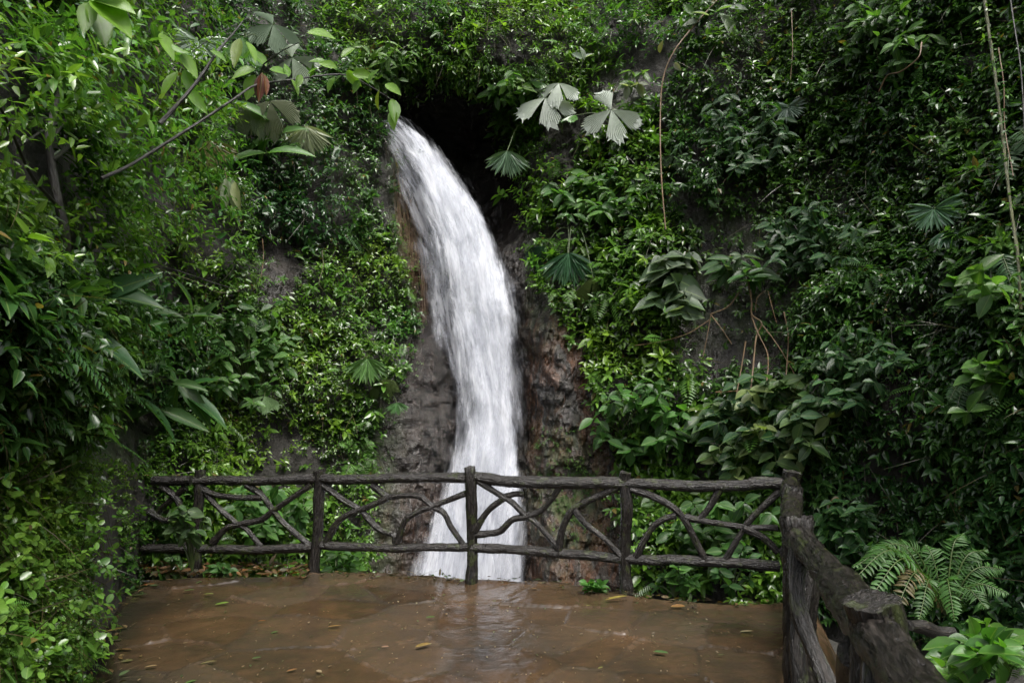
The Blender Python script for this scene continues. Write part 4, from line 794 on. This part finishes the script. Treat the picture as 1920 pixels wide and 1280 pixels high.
s = Soup(); leafset(s, [(575, 62, 55, -5, LG2), (590, 60, 30, -60, LG), (640, 108, 34, 40, LG2), (632, 128, 38, 160, LG2), (650, 132, 42, -50, LG2), (612, 118, 36, 170, LG), (628, 145, 34, -120, LG), (598, 128, 26, 200, LG), (660, 138, 44, -5, LG2), (690, 158, 38, 60, LG),
    (712, 168, 44, -100, LY), (722, 158, 42, -30, LG2), (735, 185, 52, -80, LG), (738, 205, 44, -92, LG2), (545, 148, 36, -60, LG2), (540, 145, 30, 100, LG), (480, 130, 50, 195, LG2), (478, 140, 52, -110, LG2), (500, 125, 42, 130, LG), (505, 130, 38, -10, LG), (565, 140, 30, -110, LG2), (580, 145, 28, 70, LG), (675, 150, 30, -120, LG)], 0, .5, ny=5.3, wob=.3)
s.build('foliage', M['bigleaf'], ob)
br = path_y([(300, 232), (360, 165), (410, 95), (440, 60), (455, 40)], np.linspace(4.2, 4.6, 5))
o2 = thing('overhanging_branch', 'shorter branch with hanging yellow green leaves left of the grey palm fronds', 'branch', br[0])
s = Soup(); s.tube(br, np.linspace(.014, .004, 5), 8, rough=.12, step=.03, seed=12); s.build('stem', M['branch'], o2)
s = Soup(); leafset(s, [(450, 72, 60, -105, (.18, .26, .04)), (462, 78, 52, -60, LG2), (300, 62, 60, -60, LG2), (322, 82, 50, -35, LG), (340, 100, 62, -55, LG2), (345, 130, 55, -70, LG), (335, 135, 60, -130, LG2), (270, 215, 50, -60, LG), (280, 205, 45, -120, LG2), (395, 95, 40, -30, LG), (350, 165, 60, -50, LG)], 0, .36, ny=4.35, wob=.3)
s.build('foliage', M['bigleaf'], o2)
o3b = on_y(A1(170.), A1(-10.), A1(3.4))[0]; o3 = thing('lobed_leaf', 'huge lobed lime green leaf backlit at the top left', 'leaf', o3b)
s = Soup(); s.tube(path_y([(100, -90), (140, -40), (178, 8)], [3.3, 3.35, 3.4]), [.010, .008, .006], 6); s.build('stalk', M['stem'], o3)
s = Soup(); leafset(s, [(172, 0, 100, -38, LG2), (172, 0, 82, -70, LG2), (172, 2, 88, -8, LG2), (175, 0, 62, 25, LG2), (170, 5, 60, -105, LG2)], 0, .5, ny=3.4, wob=.05); s.build('blade', M['bigleaf'], o3)
# dead leaves that hang
dl = on_y(A1(490.), A1(135.), A1(5.2))[0]; o = thing('dead_leaf', 'rust red dead leaf dangling from the thin branch', 'leaf', dl)
s = Soup(); leafset(s, [(492, 136, 60, -95, (.09, .02, .007)), (496, 140, 44, -80, (.14, .035, .01)), (488, 140, 44, -105, (.05, .014, .006))], 0, .30, ny=5.2, wob=.5); s.build('blade', M['deadleaf'], o)
dl = at(424, 330, 1.35); o = thing('dead_leaf', 'pale withered frond hanging folded in front of the shaded left foliage', 'leaf', dl)
s = Soup(); leafset(s, [(424, 333, 62, -95, (.22, .26, .17)), (432, 333, 60, -82, (.20, .25, .15)), (418, 335, 55, -108, (.16, .20, .12)), (440, 340, 58, -85, (.24, .27, .13)), (422, 372, 26, -110, (.14, .06, .03))], 1.35, .34, 'L', wob=.4); s.build('blade', M['deadleaf'], o)
s = Soup(); s.tube(path_at([(418, 290), (420, 315), (426, 335)], 1.35), [.004, .005, .006], 5); s.build('stalk', M['root'], o)
wl = at(1094, 100, .8); o = thing('arum', 'single pale upturned leaf on a thin dark stalk above the fan palms', 'plant', at(1078, 172, .5))
s = Soup(); s.tube([at(1078, 172, .5), at(1088, 140, .75), at(1094, 108, .8)], [.008, .007, .006], 6); s.build('stalk', M['branch'], o)
s = Soup(); leafset(s, [(1094, 112, 26, 100, (.25, .30, .25)), (1094, 110, 24, 30, (.28, .32, .28)), (1092, 110, 24, 150, (.20, .26, .2))], .8, .6); s.build('blade', M['bigleaf'], o)

# ---- lianas and roots
def liana(label, pts, off, r, m, name='liana', leafy=0, pal=MD, sub=()):
    P = path_at(pts, off); o = thing(name, label, name.replace('_', ' ') if name != 'liana' else 'vine', P[0])
    s = Soup(); s.tube(P, np.linspace(r, r * .75, len(P)), 8, rough=.22, step=.035, seed=int(pts[0][0])); s.build('stem', M[m], o)
    if leafy:
        Q = catmull(P, leafy) + rng.normal(0, .03, (leafy, 3)); s = Soup(); sprigs(s, Q, np.repeat(nrm(EYEP - P[0])[None], leafy, 0), 4, .08, .06, .03, pal, '4'); s.build('foliage', M['leaf'], o)
    return o
lt = liana('long tan liana hanging straight down from a leafy tip right of the silver frond', [(1350, -5), (1300, 50), (1262, 100), (1243, 150), (1238, 220), (1240, 330), (1248, 430)], .9, .014, 'root')
s = Soup(); leafset(s, [(1330, 30, 34, 160, (.16, .20, .15)), (1312, 40, 34, 190, (.18, .21, .16)), (1345, 20, 36, 20, (.12, .20, .06)), (1352, 30, 34, -40, (.16, .20, .14)), (1330, 42, 36, -80, (.14, .17, .12)), (1368, 15, 34, 0, (.15, .19, .14)), (1378, 45, 30, -120, (.2, .22, .18)), (1300, 28, 30, 130, (.07, .16, .03)), (1392, 5, 30, 60, (.18, .26, .04)), (1290, 40, 30, 180, (.16, .2, .15)), (1264, 118, 22, -50, (.2, .2, .15)), (1237, 100, 24, 80, (.2, .2, .04)), (1360, 35, 40, -60, (.1, .16, .06))], .95, .5); s.build('foliage', M['bigleaf'], lt)
liana('thick mossy liana hanging down the right edge of the picture', [(1840, -40), (1854, 60), (1868, 160), (1880, 260), (1894, 380), (1908, 480), (1914, 580)], 1.3, .016, 'mossvine', leafy=40, pal=YG)
liana('bare thin liana at the far upper right beyond the mossy one', [(1890, -30), (1902, 50), (1914, 130), (1922, 260)], 1.2, .008, 'branch')
liana('wispy brown liana close left of the mossy liana tip', [(1872, 90), (1882, 160), (1884, 240), (1900, 330)], 1.1, .006, 'root')
liana('crooked reddish twig arching across the upper right cliff', [(1728, 80), (1722, 108), (1690, 134), (1664, 142), (1648, 172)], .8, .010, 'root', name='twig')
liana('dark stem rising along the left side of the canopy', [(325, 0), (335, 40), (320, 80), (300, 140), (262, 200), (235, 300)], 1.0, .008, 'branch')
liana('tan twig hanging over the dark bare patch on the left slope', [(492, 448), (494, 480), (490, 515), (486, 530)], .3, .007, 'root', name='twig')
liana('yellowish vine dangling below the shaded left foliage', [(604, 470), (606, 500), (598, 530), (606, 545)], .5, .009, 'mossvine')
liana('mossy twig slanting across the left foliage', [(240, 485), (300, 505), (370, 530), (410, 548), (450, 545)], .9, .008, 'mossvine', name='twig', leafy=14, pal=YG)
liana('pale stalk leaning beside the dark drooping palm frond', [(1062, 395), (1066, 440), (1064, 478)], .55, .006, 'stem', name='twig')
liana('thin vertical vine on the middle of the shaded right cliff', [(1484, 20), (1486, 90), (1482, 150)], .6, .006, 'root')
liana('pale creeping stem crossing the bright foliage right of the waterfall', [(1330, 600), (1290, 625), (1240, 640), (1190, 648)], .6, .007, 'root', name='twig')
rt = thing('exposed_roots', 'tangle of reddish brown roots dangling over the bare rock right of the waterfall', 'roots', at(1405, 525, .4))
for pts, r in (([(1402, 520), (1409, 565), (1410, 590), (1428, 606), (1418, 632), (1412, 690), (1406, 745)], .014), ([(1408, 590), (1420, 622), (1438, 660), (1440, 690), (1435, 735)], .011), ([(1470, 585), (1478, 630), (1475, 690), (1472, 730)], .011),
               ([(1436, 545), (1420, 558), (1416, 585)], .006), ([(1440, 545), (1446, 570), (1456, 605)], .006), ([(1398, 640), (1390, 690), (1380, 745)], .011), ([(1426, 605), (1460, 650), (1492, 705)], .009), ([(1333, 589), (1365, 575), (1386, 548)], .011), ([(1333, 589), (1326, 630), (1318, 670)], .006), ([(1333, 590), (1352, 615), (1372, 645)], .008), ([(1342, 735), (1380, 733), (1404, 730)], .010)):
    s = Soup(); s.tube(path_at(pts, .42), np.linspace(r, r * .7, len(pts)), 8, rough=.18, step=.03, seed=int(pts[0][1])); s.build('root', M['root'], rt)
rl = thing('rootlets', 'curtain of fine orange brown rootlets hanging on the rock left of the waterfall', 'roots', at(755, 360, .1)); s = Soup()
for k in range(70):
    x = rng.uniform(738, 792); y = 330 + (x - 738) * 1.6 + rng.uniform(-40, 60); l = rng.uniform(60, 190)
    s.tube(path_at([(x, y), (x + rng.uniform(0, 8), y + l * .4), (x + rng.uniform(4, 16), y + l)], rng.uniform(.05, .16)), [.004, .004, .002], 4)
s.build('strands', M['root'], rl)
# ---- begonia, mossy boulder, wet log
for lab, x, y, l, ny in (('dark purple puckered begonia leaf shining on the left bank', 92, 1108, 48, 3.45), ('dark wrinkled leaf at the left edge above the ground cover', 30, 925, 40, 3.5)):
    c = at(x, y, .22); o = thing('begonia', lab, 'plant', at(x - 10, y + 25, .02)); s = Soup(); s.tube([at(x - 10, y + 25, .02), at(x, y, .2)], .005, 5); s.build('stalk', M['stem'], o)
    s = Soup(); k = px_len(c); leaves(s, c[None] - RIGHT * .02, (RIGHT * -.8 - UP * .2)[None], (UP * .7 + nrm(EYEP - c) * .7)[None], A1(l * k), A1(l * k * .85), A1(.05, .045, .045)[None], 'H'); s.build('blade', M['bigleaf'], o)
def blob(name, lab, cat, c, rad_, mt, col, seed, amp=.25):
    th, ph = np.meshgrid(np.linspace(0, math.pi, 40), np.linspace(0, 2 * math.pi, 65)[:-1], indexing='ij')
    U = np.stack([np.sin(th) * np.cos(ph), np.sin(th) * np.sin(ph), np.cos(th)], -1); r_ = 1 + amp * fbm(U * 1.6 + seed, 4, seed)
    P = np.array(c) + U * r_[..., None] * np.array(rad_); s = Soup(); s.grid(P, col, U, True); return tag(s.build(name, M[mt], origin=c), lab, cat)
blob('boulder', 'moss covered dark boulder in the lower left corner beside the terrace', 'boulder', (-2.72, 3.15, .02), (.62, .75, .42), 'rock', (.05, .9, .15), 3)
lg = path_y([(1706, 1172), (1732, 1176), (1765, 1186), (1790, 1184)], [3.9, 3.95, 4.0, 4.0]); o = thing('fallen_log', 'short wet dark log lying behind the right hand railing', 'log', lg[0]); s = Soup(); s.tube(lg, [.030, .042, .045, .03], 12, rough=.2, step=.02, seed=4); s.build('wood', M['branch'], o)
# ---- leaves fallen on the terrace
def zfloor(x, y): return .016
LIT = [(354, 1106, 30, 5, (.05, .12, .03), 'small green leaf fallen near the leftmost post'), (391, 1113, 30, -3, (.16, .20, .05), 'slim yellow green leaf fallen in front of the leftmost post'), (416, 1131, 36, 8, (.12, .22, .03), 'curled lime green leaf fallen in front of the left railing bay'),
 (490, 1163, 24, 0, (.22, .09, .02), 'small orange leaf fallen left of the middle of the terrace'), (515, 1184, 22, 20, (.06, .13, .03), 'small dark green leaf beside the orange leaf on the terrace'), (627, 1173, 36, 2, (.22, .14, .04), 'narrow tan yellow leaf fallen on the left middle of the terrace'),
 (215, 1181, 52, 14, (.17, .13, .03), 'long mustard leaf fallen against the left edge of the terrace'), (214, 1200, 34, -4, (.14, .20, .12), 'pale grey green leaf below the long mustard leaf'), (233, 1217, 42, -3, (.16, .09, .03), 'tan leaf fallen on the left edge of the terrace'),
 (238, 1238, 28, 5, (.10, .10, .03), 'olive leaf fallen below the tan leaf at the left edge'), (391, 1241, 40, 8, (.14, .12, .05), 'dull khaki leaf fallen at the front left of the terrace'), (283, 1248, 30, 5, (.25, .18, .09), 'straw coloured sliver of leaf at the lower left of the terrace'),
 (547, 1255, 28, 10, (.20, .10, .04), 'brown leaf at the front of the terrace left of the centre'), (598, 1257, 28, -20, (.26, .20, .12), 'pale straw scrap at the front of the terrace'), (722, 1211, 22, 0, (.22, .13, .09), 'pinkish scrap of leaf left of the yellow brown leaf'),
 (793, 1209, 46, 10, (.20, .13, .04), 'yellow brown folded leaf on the middle of the terrace'), (481, 1232, 24, 5, (.04, .10, .03), 'tiny green leaf on a pale joint at the front left'), (279, 1096, 42, 4, (.20, .07, .02), 'rust orange leaf fallen at the far left corner of the terrace'),
 (262, 1115, 40, 5, (.03, .07, .02), 'dark green leaf fallen at the left edge under the bank'), (252, 1122, 24, 20, (.18, .24, .05), 'lime leaf fallen on the left edge under the bank'), (357, 1277, 30, 15, (.07, .16, .03), 'green leaf at the very front left of the terrace'),
 (1400, 1183, 38, 0, (.38, .33, .19), 'cream coloured oval leaf lying near the right hand railing'), (1239, 1222, 44, -12, (.05, .11, .03), 'green leaf with brown stalk on the right part of the terrace'), (1103, 1134, 16, 10, (.17, .17, .04), 'tiny yellow leaf below the yellow dead frond'),
 (1271, 1136, 40, -4, (.20, .10, .03), 'orange brown leaf fallen right of the yellow dead frond'), (1352, 1226, 20, 0, (.06, .10, .03), 'tiny green scrap near the lower part of the right hand railing'), (807, 1156, 26, 3, (.05, .10, .02), 'mossy green tuft leaf on the middle of the terrace'), (1225, 1185, 10, 0, (.5, .5, .45), 'small white petal on the right part of the terrace'), (1126, 1250, 18, 10, (.14, .14, .03), 'small olive leaf at the front right of the terrace')]
def lay(s, x, y, l, a, col, t='R', ar=.36):
    P = on_z(A1(x), A1(y), A1(.016))[0]; k = px_len(P); D = A1(math.cos(R(a)), math.sin(R(a)) * 3, 0); D /= np.linalg.norm(D)
    L = l * k * .62; P = P - D * L * .5 - UP * .004; leaves(s, P[None], (D + UP * .13)[None], (UP + rng.normal(0, .12, 3))[None], A1(L), A1(L * ar), np.array(col)[None], t)
    return P
for x, y, l, a, col, lab in LIT:
    s = Soup(); P = lay(s, x, y, l, a, col); tag(s.build('fallen_leaf', M['deadleaf'], origin=P), lab, 'leaf', 'leaves fallen on the wet terrace')
s = Soup(); P = lay(s, 1155, 1121, 72, 7, (.24, .19, .04), 'R', .16); lay(s, 1160, 1120, 60, 3, (.17, .11, .03), 'R', .13); tag(s.build('dead_frond', M['deadleaf'], origin=P), 'long folded yellow dead frond lying below the fourth post', 'frond')
s = Soup()
for k in range(420):
    y = 1095 + 190 * rng.random() ** .8; x = rng.uniform(215, 1440)
    if inpoly(A1(on_z(A1(x), A1(y))[0][0]), A1(on_z(A1(x), A1(y))[0][1]), POLY)[0] and y > 1100 + .02 * (x - 200): lay(s, x, y, rng.uniform(4, 13), rng.uniform(0, 180), np.array([(.16, .11, .06), (.09, .06, .03), (.05, .08, .03), (.2, .17, .12)][rng.integers(4)]), 'R', rng.uniform(.1, .5))
for k in range(330):
    e = rng.integers(len(PE) - 1); q = PE[e] + (PE[e + 1] - PE[e]) * rng.random(); q = q + (np.array([-.3, 4.5]) - q) / np.linalg.norm(np.array([-.3, 4.5]) - q) * abs(rng.normal(.10, .10))
    P = A1(q[0], q[1], .012 + rng.uniform(0, .015)); D = A1(*rng.normal(0, 1, 2), .15)
    if rng.random() < .35: leaves(s, P[None], D[None], (UP + rng.normal(0, .1, 3))[None], A1(rng.uniform(.08, .22)), A1(.006), A1(.07, .05, .03)[None] * rng.uniform(.5, 1.6), 'R')
    else: leaves(s, P[None], D[None], (UP + rng.normal(0, .35, 3))[None], A1(rng.uniform(.03, .09)), A1(rng.uniform(.015, .035)), A1(*[(.10, .055, .02), (.06, .04, .02), (.04, .07, .02), (.15, .10, .04), (.03, .025, .015)][rng.integers(5)])[None], '6')
tag(s.build('leaf_litter', M['deadleaf']), 'scraps of leaf and straw strewn over the wet terrace', 'litter', kind='stuff')
s = Soup()
for k in range(260):
    y = rng.uniform(1062, 1100); x = rng.uniform(270, 590)
    P = A1(*on_y(A1(x), A1(y), A1(7.1 + rng.uniform(0, .4)))[0]); P[2] = .01 + rng.uniform(0, .06)
    leaves(s, P[None], rng.normal(0, 1, (1, 3)) * A1(1, 1, .2), (UP + rng.normal(0, .3, 3))[None], A1(rng.uniform(.06, .16)), A1(.05), A1(*[(.12, .06, .03), (.07, .04, .02), (.18, .08, .03), (.05, .04, .02)][rng.integers(4)])[None], '6')
tag(s.build('leaf_litter', M['deadleaf']), 'brown dead leaves gathered under the left railing bay', 'litter', kind='stuff')
